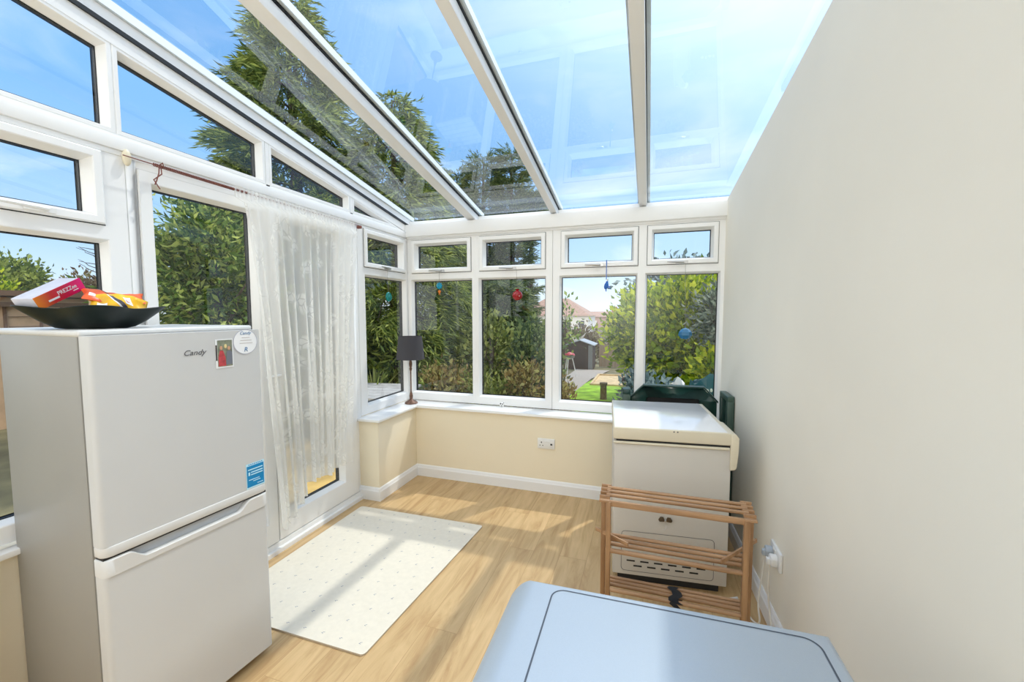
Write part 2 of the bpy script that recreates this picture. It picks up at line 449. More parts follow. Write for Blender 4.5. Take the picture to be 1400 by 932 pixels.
ZGB, ZGT, ZVB, ZVT = .745, 1.80, 1.923, 2.131

def casement_unit(name, P, lights, a0, a1, zb=.665, zt=2.213, handle=None):
    """lights: [(glass a0, glass a1, vent a0, vent a1)]"""
    t = thing(name, P((a0+a1)/2, zb, 0)); struct(t)
    fr = MB()
    # outer frame as bars between the lights
    edges = [a0] + [None]*(len(lights)-1) + [a1]
    for i in range(len(lights)-1): edges[i+1] = (lights[i][1] + lights[i+1][0])/2
    def bar(x0, z0, x1, z1, d=.045):
        lo = [P(x0, z0, -.03), P(x1, z0, -.03), P(x1, z0, d), P(x0, z0, d), P(x0, z1, -.03), P(x1, z1, -.03), P(x1, z1, d), P(x0, z1, d)]
        fr.hexa(lo)
    zs0, zs1 = ZVB-.048, ZVT+.048     # vent sash outer
    for i, (g0, g1, v0, v1) in enumerate(lights):
        L, R = edges[i], edges[i+1]
        bl = .016
        bar(L, zb, R, ZGB-bl); bar(L, ZGT+bl, R, zs0-.002); bar(L, zs1+.002, R, zt)
        bar(L, ZGB-bl, g0-bl, ZGT+bl); bar(g1+bl, ZGB-bl, R, ZGT+bl)
        bar(L, zs0-.002, v0-.048-.002, zs1+.002); bar(v1+.048+.002, zs0-.002, R, zs1+.002)
        # glazing bead round the big pane
        g = rect(g0, ZGB, g1, ZGT)
        ring(fr, P, inset(g, -bl), [(0, .045), (.004, .042), (bl, .006), (bl, 0)])
        ring(fr, P, inset(g, -bl), [(bl, -.03), (0, -.03)])
    # shadow seams at the frame joints
    for e in edges[1:-1]:
        bar(e-.0015, zb+.01, e+.0015, zt-.004, .0465)
    fr.build('frame', M['upvc'], t)
    for i, (g0, g1, v0, v1) in enumerate(lights):
        g = rect(g0, ZGB, g1, ZGT)
        pane('pane', P, g, t); gasket('gasket', P, g, t)
        v = rect(v0, ZVB, v1, ZVT)
        sb = MB(); out = inset(v, -.048)
        ring(sb, P, out, [(0, -.03), (0, .056), (.006, .062), (.030, .062), (.034, .058), (.048, .006), (.048, 0)])
        ring(sb, P, out, [(.048, -.03), (0, -.03)])
        s = sb.build('vent_sash', M['upvc'], t)
        sg = MB(); ring(sg, P, out, [(-.004, .046), (0, .046)]); sg.build('seal', M['gasket'], s)
        pane('pane', P, v, s); gasket('gasket', P, v, s)
        if handle is None: vent_handle(P, (v0+v1)/2, ZVB-.036, s)
        elif v0 < handle < v1: vent_handle(P, handle, ZVB-.030, s, arm=.16, m='plug')
    return t

# ------------------------------------------------------------------ room shell
RZ = lambda y: 2.2866 + .1698*(3.72 - y)          # underside of the glazing bars
WX = lambda y: .535 + .040*(3.47 - y) if y > 1.0 else .634 + .055*(1.0 - y)   # inner face of the right wall
YB = -1.25

mb = MB(); mb.box((-2.35, YB-.1, -.12), (1.05, 3.42, 0)); struct(mb.build('floor', M['floor']))

# right wall: top follows the roof
mb = MB()
ys = [YB, 1.0, 3.58]
sec = []
for y in ys:
    x = WX(y) if y != 1.0 else .634
    sec.append([Vector((x, y, -.1)), Vector((x+.22, y, -.1)), Vector((x+.22, y, RZ(y)+.06)), Vector((x, y, RZ(y)+.004))])
for q0, q1 in zip(sec[:-1], sec[1:]):
    for k in range(4): mb.poly([q0[k], q0[(k+1) % 4], q1[(k+1) % 4], q1[k]])
mb.poly(sec[0]); mb.poly(sec[-1])
struct(mb.build('wall_right', M['wall']))
# house wall behind the camera with a doorway opening's worth of plain paint
mb = MB(); mb.box((-2.5, YB-.15, -.1), (1.3, YB, 3.3)); struct(mb.build('wall_back', M['whitepaint']))
# far dwarf wall and the left dwarf walls
mb = MB(); mb.box((-2.30, 3.305, -.1), (WX(3.4)+.1, 3.56, .638)); struct(mb.build('wall_far', M['wall_y']))
mb = MB(); mb.box((-2.30, 2.738, -.1), (-2.020, 3.305, .638)); mb.box((-2.30, YB, -.1), (-2.185, 1.245, .628)); struct(mb.build('wall_left', M['wall_y'], bevel=.002))
# sills
mb = MB(); mb.box((-2.205, 3.278, .638), (WX(3.4)+.01, 3.495, .660)); mb.box((-2.205, 2.712, .638), (-1.995, 3.278, .660))
struct(mb.build('trim_1', M['sill'], bevel=.005))
mb = MB(); mb.box((-2.205, YB, .628), (-2.150, 1.240, .652)); struct(mb.build('trim_2', M['sill'], bevel=.005))
# skirting
def skirt(mb, p0, p1, nrm, h=.105, t=.016):
    p0, p1, n = Vector(p0), Vector(p1), Vector(nrm)
    pr = [(0, 0), (t, 0), (t, h*.72), (t*.75, h*.80), (t*.55, h*.92), (t*.25, h), (0, h)]
    a = [p0 + n*x + Vector((0, 0, z)) for x, z in pr]
    mb.prism(a, p1-p0)
mb = MB(); skirt(mb, (-2.02, 3.305, 0), (WX(3.3), 3.305, 0), (0, -1, 0)); struct(mb.build('baseboard_far', M['base']))
mb = MB(); skirt(mb, (-2.02, 2.722, 0), (-2.02, 3.305, 0), (1, 0, 0)); skirt(mb, (-2.235, 2.738, 0), (-2.0201, 2.738, 0), (0, -1, 0)); struct(mb.build('baseboard_left', M['base']))
mb = MB(); v = Vector((WX(3.3), 3.3, 0)); w = Vector((WX(1.05), 1.05, 0)); d = (w-v).normalized(); skirt(mb, v, w, Vector((d.y, -d.x, 0))*-1 if Vector((d.y, -d.x, 0)).x > 0 else Vector((d.y, -d.x, 0))); struct(mb.build('baseboard_right', M['base']))

# casement windows
casement_unit('window_1', LP, [(2.872, 3.452, 2.897, 3.392)], 2.772, 3.49)
casement_unit('window_2', FP, [(-2.150, -1.5437, -2.1017, -1.5869), (-1.454, -.856, -1.4073, -.8956)], -2.20, -.786)
casement_unit('window_3', FP, [(-.7132, -.1045, -.6626, -.1395), (-.0196, .4966, .0272, .4388)], -.783, .560)
casement_unit('window_4', LP, [(-.65, .13, -.60, .08), (.22, 1.158, .27, 1.110)], -.75, 1.243, handle=.955)
# corner post
mb = MB(); mb.box((-2.285, 3.490, .64), (-2.195, 3.575, 2.33)); struct(mb.build('trim_3', M['upvc'], bevel=.004))

# French door
dt = thing('door_1', (-2.245, 2.0, 0)); struct(dt)
mb = MB()
def lbar(mb, y0, z0, y1, z1, x0=-2.285, x1=-2.200): mb.box((x0, y0, z0), (x1, y1, z1))
lbar(mb, 1.246, .0, 1.285, 2.205); lbar(mb, 2.705, 0, 2.770, 2.205); lbar(mb, 1.285, 2.150, 2.705, 2.205)
mb.box((-2.30, 1.246, -.02), (-2.185, 2.735, .062))
mb.box((-2.30, 1.246, -.02), (-2.165, 2.735, .03))
mb.build('frame', M['upvc'], dt, bevel=.004)
for (g0, g1, o0, o1) in ((1.352, 1.862, 1.290, 1.942), (2.035, 2.545, 1.950, 2.700)):
    g = rect(g0, .215 if g0 > 2 else .215, g1, 2.082)
    mb = MB()
    out = rect(o0, .068, o1, 2.146)
    bl = .016
    def dbar(x0, z0, x1, z1):
        mb.box((-2.28, x0, z0), (-2.188, x1, z1))
    dbar(o0, .068, o1, g[0][1]-bl); dbar(o0, g[2][1]+bl, o1, 2.146); dbar(o0, g[0][1]-bl, g0-bl, g[2][1]+bl); dbar(g1+bl, g[0][1]-bl, o1, g[2][1]+bl)
    ring(mb, LP, inset(g, -bl), [(0, .057), (.004, .054), (bl, .006), (bl, 0)])
    ring(mb, LP, inset(g, -bl), [(bl, -.03), (0, -.03)])
    lf = mb.build('door_leaf', M['upvc'], dt)
    pane('pane', LP, g, lf); gasket('gasket', LP, g, lf)
    mb = MB(); ring(mb, LP, rect(o0-.004, .064, o1+.004, 2.150), [(0, .046), (.004, .046)]); mb.build('seal', plain('grey_seal', (.55, .55, .54), .5), lf)
mb = MB(); mb.box((-2.188, 1.952, .98), (-2.178, 1.986, 1.20)); mb.tube([(-2.178, 1.969, 1.12), (-2.14, 1.969, 1.12), (-2.135, 1.96, 1.12), (-2.135, 1.86, 1.12)], .009)
mb.build('handle', M['upvc'], dt, smooth=True)

# head rail above windows and door on the left, then the raked gable lights
mb = MB(); mb.box((-2.285, YB, 2.205), (-2.188, 3.49, 2.262)); mb.box((-2.285, YB, 2.182), (-2.196, 3.49, 2.205)); struct(mb.build('trim_4', M['upvc'], bevel=.004))
TOPG = lambda y: 2.824 - .1677*y
gt = thing('window_5', (-2.245, 1.2, 2.262)); struct(gt)
fr = MB()
gl = [(-1.15, .18), (.25, 1.189), (1.257, 1.929), (2.021, 2.672)]
for i, (y0, y1) in enumerate(gl):
    g = [(y0, 2.306), (y1, 2.306), (y1, TOPG(y1)), (y0, TOPG(y0))]
    frame_from_glass(fr, LP, g, .034)
    pane('pane', LP, g, gt); gasket('gasket', LP, g, gt)
y0 = 2.765; y1 = (2.824-2.312)/.1677
g = [(y0, 2.306), (y1, 2.306), (y0, TOPG(y0))]
frame_from_glass(fr, LP, g, .034); pane('pane', LP, g, gt); gasket('gasket', LP, g, gt)
for a, b in ((.214, .216), (1.2231, 1.2229), (1.963, 1.987), (2.706, 2.731)):
    if b - a > .003: fr.box((-2.275, a, 2.262), (-2.2005, b, TOPG(b)+.04))
# bottom rail and top rail filling to the bar line
fr.box((-2.275, YB, 2.262), (-2.2005, 3.49, 2.273))
fr.hexa([(-2.275, YB, TOPG(YB)+.033), (-2.198, YB, TOPG(YB)+.033), (-2.198, 3.49, 2.262), (-2.275, 3.49, 2.262),
         (-2.275, YB, RZ(YB)), (-2.198, YB, RZ(YB)), (-2.198, 3.49, RZ(3.49)), (-2.275, 3.49, RZ(3.49))])
fr.build('frame', M['upvc'], gt)
# eaves beam
mb = MB(); mb.box((-2.285, 3.450, 2.213), (.60, 3.575, 2.325)); mb.box((-2.285, 3.535, 2.325), (.62, 3.575, 2.372)); struct(mb.build('trim_5', M['upvc'], bevel=.005))
mb = MB(); mb.box((-2.195, 3.478, 2.196), (.55, 3.492, 2.213)); struct(mb.build('trim_6', M['upvc']))

# glazed roof
rt = thing('ceiling', (-.8, 1.2, 2.6)); struct(rt)
GH = .07
def slope_box(mb, x0, x1, h0, h1, y0=YB, y1=3.60, skew=0.0):
    f = lambda x, y, h: (x + skew*(3.45-y), y, RZ(y)+h)
    mb.hexa([f(x0, y0, h0), f(x1, y0, h0), f(x1, y1, h0), f(x0, y1, h0), f(x0, y0, h1), f(x1, y0, h1), f(x1, y1, h1), f(x0, y1, h1)])
bars = [(-1.562, -1.480, .014), (-.800, -.745, .006), (-.090, -.030, -.004)]
for x0, x1, sk in bars:
    mb = MB(); slope_box(mb, x0, x1, 0, GH-.014, YB, 3.545, sk); r = mb.build('rafter', M['upvc'], rt, bevel=.004)
    mb = MB(); slope_box(mb, x0-.004, x1+.004, GH-.014, GH-.001, YB, 3.545, sk); mb.build('gasket', M['gasket'], r)
    mb = MB(); slope_box(mb, x0-.012, x1+.022, GH+.001, GH+.035, YB, 3.62, sk); mb.build('cap', M['upvc'], r)
mb = MB(); slope_box(mb, -2.285, -2.199, .015, GH-.001); eb = mb.build('edge_bar', M['upvc'], rt)
mb = MB(); slope_box(mb, -2.284, -2.188, -.004, .015); mb.build('gasket', M['gasket'], eb)
mb = MB(); slope_box(mb, -2.32, -2.185, GH+.001, GH+.04); mb.build('cap', M['upvc'], eb)
xs = [-2.25] + [v for b in bars for v in ((b[0]+b[1])/2,)*2] + [.75]
for k in range(4):
    a, b = xs[2*k], xs[2*k+1]
    mb = MB(); f = lambda x, y: (x, y, RZ(y)+GH)
    sa = 0 if k == 0 else bars[k-1][2]; sb_ = 0 if k == 3 else bars[k][2]
    mb.poly([(a+sa*4.7, YB, RZ(YB)+GH), (b+sb_*4.7 + (.35 if k == 3 else 0), YB, RZ(YB)+GH), (b, 3.62, RZ(3.62)+GH), (a, 3.62, RZ(3.62)+GH)])
    mb.build('roof_pane', M['roofglass'], rt)
mb = MB()
mb.hexa([(WX(YB)+.03, YB, RZ(YB)+.012), (WX(YB)+.05, YB, RZ(YB)+.012), (WX(2.45)+.05, 2.45, RZ(2.45)+.012), (WX(2.45)+.03, 2.45, RZ(2.45)+.012),
         (WX(YB)+.03, YB, RZ(YB)+.045), (WX(YB)+.05, YB, RZ(YB)+.045), (WX(2.45)+.05, 2.45, RZ(2.45)+.045), (WX(2.45)+.03, 2.45, RZ(2.45)+.045)])
mb.build('wall_gasket', M['gasket'], rt)

# ------------------------------------------------------------------ rug
mb = MB()
rc = [(-2.085, 1.425), (-1.155, 1.425), (-1.078, 2.615), (-2.085, 2.600)]
g = MB()
def rp(u, v, z=.009):
    p = Vector(rc[0]).lerp(Vector(rc[1]), u).lerp(Vector(rc[3]).lerp(Vector(rc[2]), u), v); return Vector((p.x, p.y, z))
def corner_round():
    pts = []; R = .018
    for cx, cy, a0 in ((0+R, 0+R, PI), (1-R, 0+R, 1.5*PI), (1-R, 1-R, 0), (0+R, 1-R, .5*PI)):
        for k in range(5):
            a = a0 + k*PI/8; pts.append((cx+R*math.cos(a), cy+R*math.sin(a)))
    return pts
ol = corner_round()
mb.mi = 0
mb.poly([rp(u, v) for u, v in ol])
mb.mi = 2
n = len(ol)
for i in range(n):
    a, b = ol[i], ol[(i+1) % n]
    mb.poly([rp(*a, 0.0005), rp(*b, .0005), rp(*b), rp(*a)])
mb.mi = 1
for r in range(12):
    for c in range(9):
        u = (c + (.5 if r % 2 else 0) + .35)/9.0; v = (r+.5)/12
        if u > .97: continue
        an = random.uniform(-.5, .5); L = random.uniform(.010, .014)
        p = rp(u, v, .0096)
        for da in (-.35, .45):
            d = Vector((math.cos(an+da), math.sin(an+da), 0)); q = Vector((-d.y, d.x, 0))*.0018
            s0 = p + d*(.002 if da < 0 else .006)
            mb.poly([s0-q, s0+d*L*.8-q*.4, s0+d*L*.8+q*.4, s0+q])
tag(mb.build('rug', [M['rug'], M['rugmark'], M['rugedge']]), 'cream rectangular rug with tiny grey sprig marks lying on the wood floor', 'rug')

# ------------------------------------------------------------------ fridge freezer (local: a = along the front, away from camera is 0 ; b = depth)
FT = thing('fridge_freezer', (-1.56, 1.333, 0), 0, 'tall pale silver two-door fridge freezer standing before the glazed door', 'fridge')
th = .065
fd = Vector((-math.sin(th), -math.cos(th), 0)); fb = Vector((-math.cos(th), math.sin(th), 0)); FO = Vector((-1.56, 1.333, 0))
def FG(a, b, z): return FO + fd*a + fb*b + Vector((0, 0, z))
FM = Matrix(((fd.x, fb.x, 0, FO.x), (fd.y, fb.y, 0, FO.y), (0, 0, 1, 0), (0, 0, 0, 1)))
W, Dp, H = .555, .585, 1.449
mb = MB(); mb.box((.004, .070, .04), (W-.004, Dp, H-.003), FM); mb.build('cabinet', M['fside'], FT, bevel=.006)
mb = MB(); mb.box((0, .050, H-.022), (W, Dp, H), FM); mb.build('top_panel', M['fstrip'], FT, bevel=.008, segs=3)
mb = MB(); mb.box((.02, .045, .02), (W-.02, .10, .06), FM); mb.build('plinth', M['dark'], FT)
for a in (.06, W-.06):
    for b in (.11, Dp-.06):
        mb = MB(); mb.lathe([(.02, 0), (.02, .045)], FG(a, b, 0), 12); mb.build('foot', M['dark'], FT)
mb = MB(); mb.box((.022, .048, .06), (W-.022, .072, H-.03), FM); mb.build('door_seal', M['dark'], FT)
def door(z0, z1, name):
    # rounded vertical front edges: profile in (a,b)
    pr = []
    R = .016
    pr += [(0, .048)]
    for k in range(6):
        a = PI - k*PI/10 + 0; pr.append((R + R*math.cos(a), R - R*math.sin(a)))
    for k in range(6):
        a = PI/2 - k*PI/10; pr.append((W - R + R*math.cos(a), R - R*math.sin(a)))
    pr += [(W, .048)]
    mb = MB(); mb.prism([FG(a, b, z0) for a, b in pr], (0, 0, z1-z0))
    return mb.build(name, M['fdoor'], FT, smooth=True, angle=25)
d1 = door(.768, H-.018, 'upper_door')
d2 = door(.035, .690, 'lower_door')
# lower lip of the upper door
mb = MB()
def lip(mb, z0, z1, out):
    pr = []; R = .026
    pr += [(-.001, .048)]
    for k in range(6):
        a = PI - k*PI/10; pr.append((R-.001 + R*math.cos(a), R - out - R*math.sin(a)))
    for k in range(6):
        a = PI/2 - k*PI/10; pr.append((W+.001 - R + R*math.cos(a), R - out - R*math.sin(a)))
    pr += [(W+.001, .048)]
    mb.prism([FG(a, b, z0) for a, b in pr], (0, 0, z1-z0))
lip(mb, .735, .768, .004); mb.build('door_lip', M['fstrip'], d1, bevel=.004, segs=2, angle=30)
# handle strip on the lower door: wraps the rounded corners, top edge dips into a long scoop
def scoop(a):
    q = min(max((a-.075)/.05, 0), 1)*min(max((.49-a)/.05, 0), 1); q = q*q*(3-2*q)
    return .727 - .034*q
pr = [(-.001, .048)]
Rr = .020
for k in range(7):
    a = PI - k*PI/12; pr.append((Rr-.001 + Rr*math.cos(a), Rr-.004 - Rr*math.sin(a)))
pr += [(W*k/40, -.004) for k in range(2, 39)]
for k in range(7):
    a = PI/2 - k*PI/12; pr.append((W+.001 - Rr + Rr*math.cos(a), Rr-.004 - Rr*math.sin(a)))
pr += [(W+.001, .048)]
mb = MB()
back = [(min(max(a, .016), W-.016), max(b, .020)) for a, b in pr]
for (p, q, p2, q2) in zip(pr[:-1], pr[1:], back[:-1], back[1:]):
    zp, zq = scoop(p[0]), scoop(q[0])
    mb.poly([FG(*p, .672), FG(*q, .672), FG(*q, zq-.003), FG(*p, zp-.003)])
    ip = (p[0]+(p2[0]-p[0])*.15, p[1]+(p2[1]-p[1])*.15); iq = (q[0]+(q2[0]-q[0])*.15, q[1]+(q2[1]-q[1])*.15)
    mb.poly([FG(*p, zp-.003), FG(*q, zq-.003), FG(*iq, zq), FG(*ip, zp)])
    mb.poly([FG(*ip, zp), FG(*iq, zq), FG(*q2, zq), FG(*p2, zp)])
    mb.poly([FG(*p, .672), FG(*q, .672), FG(*q2, .672), FG(*p2, .672)])
mb.build('handle_strip', M['fstrip'], d2, smooth=True, angle=50)
mb = MB(); mb.box((.05, .020, .680), (W-.05, .045, .728), FM); mb.build('handle_recess', M['frecess'], d2)
mb = MB(); mb.box((.003, .006, .727), (W-.003, .046, .735), FM); mb.build('door_gap', M['dark'], d2)
def flat_on_door(a, z, off=-.0012, rot=0):      # text plane on the fridge front; text x runs towards the far side
    c = FG(a, off, z); R = Matrix(((-fd.x, 0, -fb.x, c.x), (-fd.y, 0, -fb.y, c.y), (0, 1, 0, c.z), (0, 0, 0, 1)))
    return R @ Matrix.Rotation(rot, 4, 'Z')
text_mesh('maker_lettering', 'Candy', .028, flat_on_door(.262, 1.356), M['ink'], d1, .35, 1.05)
# photo print held by a magnet
ph = thing('photo_print', FG(.152, -.001, 1.292), 0, 'small photo print of two people stuck on the fridge door', 'photo')
def quad(name, m, parent, a0, z0, a1, z1, off):
    mb = MB(); mb.box((a0, off, z0), (a1, off+.0006, z1), FM); return mb.build(name, M[m], parent)
quad('paper', 'labelw', ph, .120, 1.288, .188, 1.400, -.0014)
quad('picture', 'photo_bg', ph, .124, 1.294, .180, 1.396, -.0022)
mb = MB(); mb.prism([FG(.178, -.003, 1.296), FG(.150, -.003, 1.296), FG(.152, -.003, 1.33), FG(.160, -.003, 1.356), FG(.172, -.003, 1.356), FG(.178, -.003, 1.33)], fb*.0005); mb.build('red_dress_figure', M['photo_red'], ph)
mb = MB(); mb.prism([FG(.150, -.003, 1.300), FG(.125, -.003, 1.300), FG(.125, -.003, 1.348), FG(.133, -.003, 1.354), FG(.146, -.003, 1.352)], fb*.0005); mb.build('grey_suit_figure', M['photo_grey'], ph)
for a, z, m in ((.167, 1.366, 'photo_skin'), (.137, 1.364, 'photo_skin'), (.150, 1.372, 'photo_gold')):
    mb = MB(); mb.ball(FG(a, -.0028, z), (.0055, .001, .008), Matrix(((fd.x, fb.x, 0), (fd.y, fb.y, 0), (0, 0, 1))), 12, 8); mb.build('face' if m == 'photo_skin' else 'flowers', M[m], ph)
quad('photo_edge', 'dark', ph, .182, 1.318, .187, 1.378, -.0022)
# round sticker
st = thing('round_sticker', FG(.068, -.001, 1.334), 0, 'round white printed sticker at the top corner of the fridge door', 'sticker')
def disc(mb, a, z, r0, r1, off, seg=40):
    for k in range(seg):
        t0, t1 = 2*PI*k/seg, 2*PI*(k+1)/seg
        f = lambda r, t: FG(a - r*math.cos(t), off, z + r*math.sin(t))
        if r0 == 0: mb.poly([f(0, 0), f(r1, t0), f(r1, t1)])
        else: mb.poly([f(r0, t0), f(r1, t0), f(r1, t1), f(r0, t1)])
mb = MB(); disc(mb, .068, 1.384, 0, .050, -.0012); mb.build('sticker_face', M['labelw'], st)
mb = MB(); disc(mb, .068, 1.384, .0485, .0505, -.0016); mb.build('sticker_rim', plain('sticker_rim', (.42, .44, .55), .5), st)
text_mesh('sticker_lettering', 'Candy', .018, flat_on_door(.068, 1.419, -.0016), M['inkblue'], st, .3)
mb = MB()
for z, w in ((1.401, .018), (1.390, .026), (1.379, .030)): mb.box((.068-w, -.0019, z-.0014), (.068+w*.8, -.0013, z+.0014), FM)
mb.build('sticker_lines', plain('sticker_lines', (.55, .52, .52), .5), st)
text_mesh('sticker_emblem', 'R', .026, flat_on_door(.068, 1.352, -.0016), M['inkblue'], st, .2)
# blue label
bl_ = thing('blue_label', FG(.05, -.001, .762), 0, 'blue rectangular printed label low on the upper fridge door', 'label')
quad('label_paper', 'labelpale', bl_, .010, .771, .090, .876, -.0014)
quad('label_panel', 'labelb', bl_, .013, .777, .087, .866, -.0020)
mb = MB()
for z, a0, a1, h in ((.850, .018, .082, .0022), (.838, .018, .070, .0022), (.828, .018, .070, .0022), (.807, .034, .080, .0013), (.799, .030, .062, .0013), (.785, .018, .044, .0013), (.833, .074, .081, .007)):
    mb = MB(); mb.box((a0, -.0026, z-h), (a1, -.0020, z+h), FM); mb.build('label_print', M['labelpale'], bl_)
mb = MB()
for k in range(8): mb.box((.018+k*.008, -.0018, .869), (.023+k*.008, -.0012, .873), FM)
mb.build('label_heading', M['labelb'], bl_)

# ------------------------------------------------------------------ bowl and its contents on the fridge
BC = Vector((-1.80, .908, 1.449))
er = Vector((.43, .903, 0)); ev = Vector((-.903, .43, 0)); eu = Vector((0, 0, 1))
mb = MB()
seg = 64
def bowl_ring(f, z, sh=0.0):
    out = []
    for k in range(seg):
        t = 2*PI*k/seg
        c4 = abs(math.cos(2*t))**2.2
        r = f*(.134 + .054*c4)
        # corners at t = 0, 90 ... ; rim rises to the corners
        zz = z + sh*(c4*.010)
        out.append(BC + er*(r*math.cos(t)) + ev*(r*math.sin(t)*.92) + eu*zz)
    return out
prof = [(.02, .001), (.40, 0.0), (.52, .004), (.70, .022), (.86, .045), (1.0, .066), (.985, .068), (.84, .049), (.66, .026), (.48, .010), (.02, .008)]
loops = [bowl_ring(f, z, max(0, (f-.5)*2)) for f, z in prof]
for l0, l1 in zip(loops[:-1], loops[1:]):
    for k in range(seg): mb.poly([l0[k], l0[(k+1) % seg], l1[(k+1) % seg], l1[k]])
tag(mb.build('bowl', M['bowl'], smooth=True), 'shallow black pointed bowl on top of the fridge holding packets', 'bowl')
# gift card box leaning in the bowl
c28, s28 = math.cos(.50), math.sin(.50)
e3 = (er*-.66 + ev*.75); e1h = (er*.75 + ev*.66)
e1 = e1h*c28 + eu*s28; e2 = e1h*-s28 + eu*c28
B0 = BC + er*-.124 + ev*-.030 + eu*.062
mb = MB(); BMt = Matrix(((e1.x, e3.x, e2.x, B0.x), (e1.y, e3.y, e2.y, B0.y), (e1.z, e3.z, e2.z, B0.z), (0, 0, 0, 1)))
bx = thing('card_box', B0, 0, 'white gift card box with pink and orange side propped in the black bowl', 'box')
mb.box((0, .001, 0), (.158, .074, .040), BMt); mb.build('box_body', M['boxw'], bx, bevel=.0015)
mb = MB(); mb.box((0, -.001, -.0005), (.158, .001, .0405)); fo = mb.build('printed_side', M['pink'])
fo.parent = bx; fo.matrix_local = wmat(bx).inverted() @ BMt
Tt = BMt @ Matrix(((1, 0, 0, .102), (0, 0, -1, -.0018), (0, 1, 0, .023), (0, 0, 0, 1)))
text_mesh('box_lettering', 'PREZZee', .018, Tt, M['labelw'], bx, 0, .95)
for q in ((.034, .010, .070, .016), (.118, .010, .136, .0125)):
    mb = MB(); mb.box((q[0], -.0018, q[1]), (q[2], -.001, q[3]), BMt); mb.build('box_print', M['labelw'], bx)

def packet(name, c, ax, ay, az, L, Wd, Th, m, label, seed, marks):
    """pillow bag with crimped ends and creases"""
    rr = random.Random(seed)
    nx, ny = 22, 12
    t = thing(name, c, 0, label, 'packet')
    V = []; F = []
    for side in (1, -1):
        for i in range(nx+1):
            for j in range(ny+1):
                u = i/nx*2-1; v = j/ny*2-1
                prof = (max(0, 1-abs(u)**6)**.6)*(max(0, 1-abs(v)**3))**.55
                h = Th*prof*(1+.28*math.sin(5*u+seed)*math.cos(4*v+1.3*seed)+.14*math.sin(13*u+2*v)) * (.8 if side < 0 else 1)
                p = Vector(c) + ax*(u*L*(1-.04*math.cos(3*v))) + ay*(v*Wd*(1+.07*math.sin(4*u+seed))) + az*(side*h*.5 + .010*math.sin(2.2*u+seed))
                V.append(p)
    def idx(s, i, j): return s*(nx+1)*(ny+1) + i*(ny+1) + j
    for i in range(nx):
        for j in range(ny):
            F.append((idx(0, i, j), idx(0, i+1, j), idx(0, i+1, j+1), idx(0, i, j+1)))
            F.append((idx(1, i, j+1), idx(1, i+1, j+1), idx(1, i+1, j), idx(1, i, j)))
    mb = MB(); mb._new(V, F); mb.build('wrapper', m, t, smooth=True, angle=80)
    for (u, v, lu, lv, mm, rot) in marks:
        mb = MB(); n = 6
        for i in range(n):
            for j in range(n):
                q = []
                for di, dj in ((0, 0), (1, 0), (1, 1), (0, 1)):
                    uu = (i+di)/n*2-1; vv = (j+dj)/n*2-1
                    U = u + (uu*lu*math.cos(rot) - vv*lv*math.sin(rot)); Vv = v + (uu*lu*math.sin(rot) + vv*lv*math.cos(rot))
                    U = max(-.98, min(.98, U)); Vv = max(-.98, min(.98, Vv))
                    prof = (max(0, 1-abs(U)**6)**.6)*(max(0, 1-abs(Vv)**3))**.55
                    h = Th*prof*(1+.28*math.sin(5*U+seed)*math.cos(4*Vv+1.3*seed)+.14*math.sin(13*U+2*Vv))
                    q.append(Vector(c) + ax*(U*L*(1-.04*math.cos(3*Vv))) + ay*(Vv*Wd*(1+.07*math.sin(4*U+seed))) + az*(h*.5+.0012+.010*math.sin(2.2*U+seed)))
                mb.poly(q)
        mb.build('print', mm, t, smooth=True)
    return t
tl = math.radians(55)
ayv = (ev*math.cos(tl) + eu*math.sin(tl)); azv = (ev*-math.sin(tl) + eu*math.cos(tl))
packet('snack_packet', BC + er*.058 + ev*-.004 + eu*.080, (er*.985 - eu*.17).normalized(), ayv, azv, .078, .036, .046, M['yellow'],
       'yellow snack packet under the orange one in the black bowl', 1, [(.0, -.2, .07, .75, M['wrapdark'], .35), (-.11, -.2, .03, .75, M['labelw'], .35), (.30, .0, .12, .45, M['labelw'], .1), (.30, .0, .08, .3, M['wrapred'], .1), (-.55, -.65, .16, .3, M['labelw'], 0)])
tl = math.radians(25)
ayv = (ev*math.cos(tl) + eu*math.sin(tl)); azv = (ev*-math.sin(tl) + eu*math.cos(tl))
packet('snack_packet', BC + er*.048 + ev*.022 + eu*.108, (er*.998 - eu*.02).normalized(), ayv, azv, .078, .042, .028, M['orange'],
       'orange snack packet lying on the yellow one in the black bowl', 4, [(.02, -.1, .05, .8, M['wrapdark'], .7), (-.7, -.5, .10, .22, M['labelw'], 0), (.55, -.65, .12, .2, plain('print_pale_orange', (.85, .35, .12), .4), 0)])

# ------------------------------------------------------------------ curtain rail, hook, lace curtain
mb = MB()
pts = [(-2.155, y, 2.178 - .006*math.sin((y-1.2)*2.1)) for y in np.linspace(1.215, 2.775, 30)]
rod = thing('curtain_wire', (-2.155, 1.99, 2.178), 0, 'thin red-brown sprung curtain wire stretched over the door', 'curtain rail')
mb.tube(pts, .0025, 6); mb.build('wire', M['cordrod'], rod, smooth=True)
mb = MB()
hp = []
for k in range(500):
    y = 1.33 + (1.80-1.33)*k/499; a = k*.75
    hp.append((-2.155+.0062*math.cos(a), y, 2.178 - .006*math.sin((y-1.2)*2.1) + .0062*math.sin(a)))
mb.tube(hp, .0022, 5); mb.build('coil', M['cordrod'], rod, smooth=True)
mb = MB()
for s in (0, 1):
    mb.tube([(-2.150, 1.352+s*.006, 2.178), (-2.145, 1.345+s*.012, 2.14), (-2.146, 1.335-.012*s, 2.105), (-2.148, 1.328+.02*s, 2.085-.015*s)], .0028, 6)
mb.tube([(-2.150, 1.352, 2.178), (-2.14, 1.36, 2.19), (-2.15, 1.37, 2.176), (-2.165, 1.36, 2.17), (-2.15, 1.352, 2.178)], .003, 6)
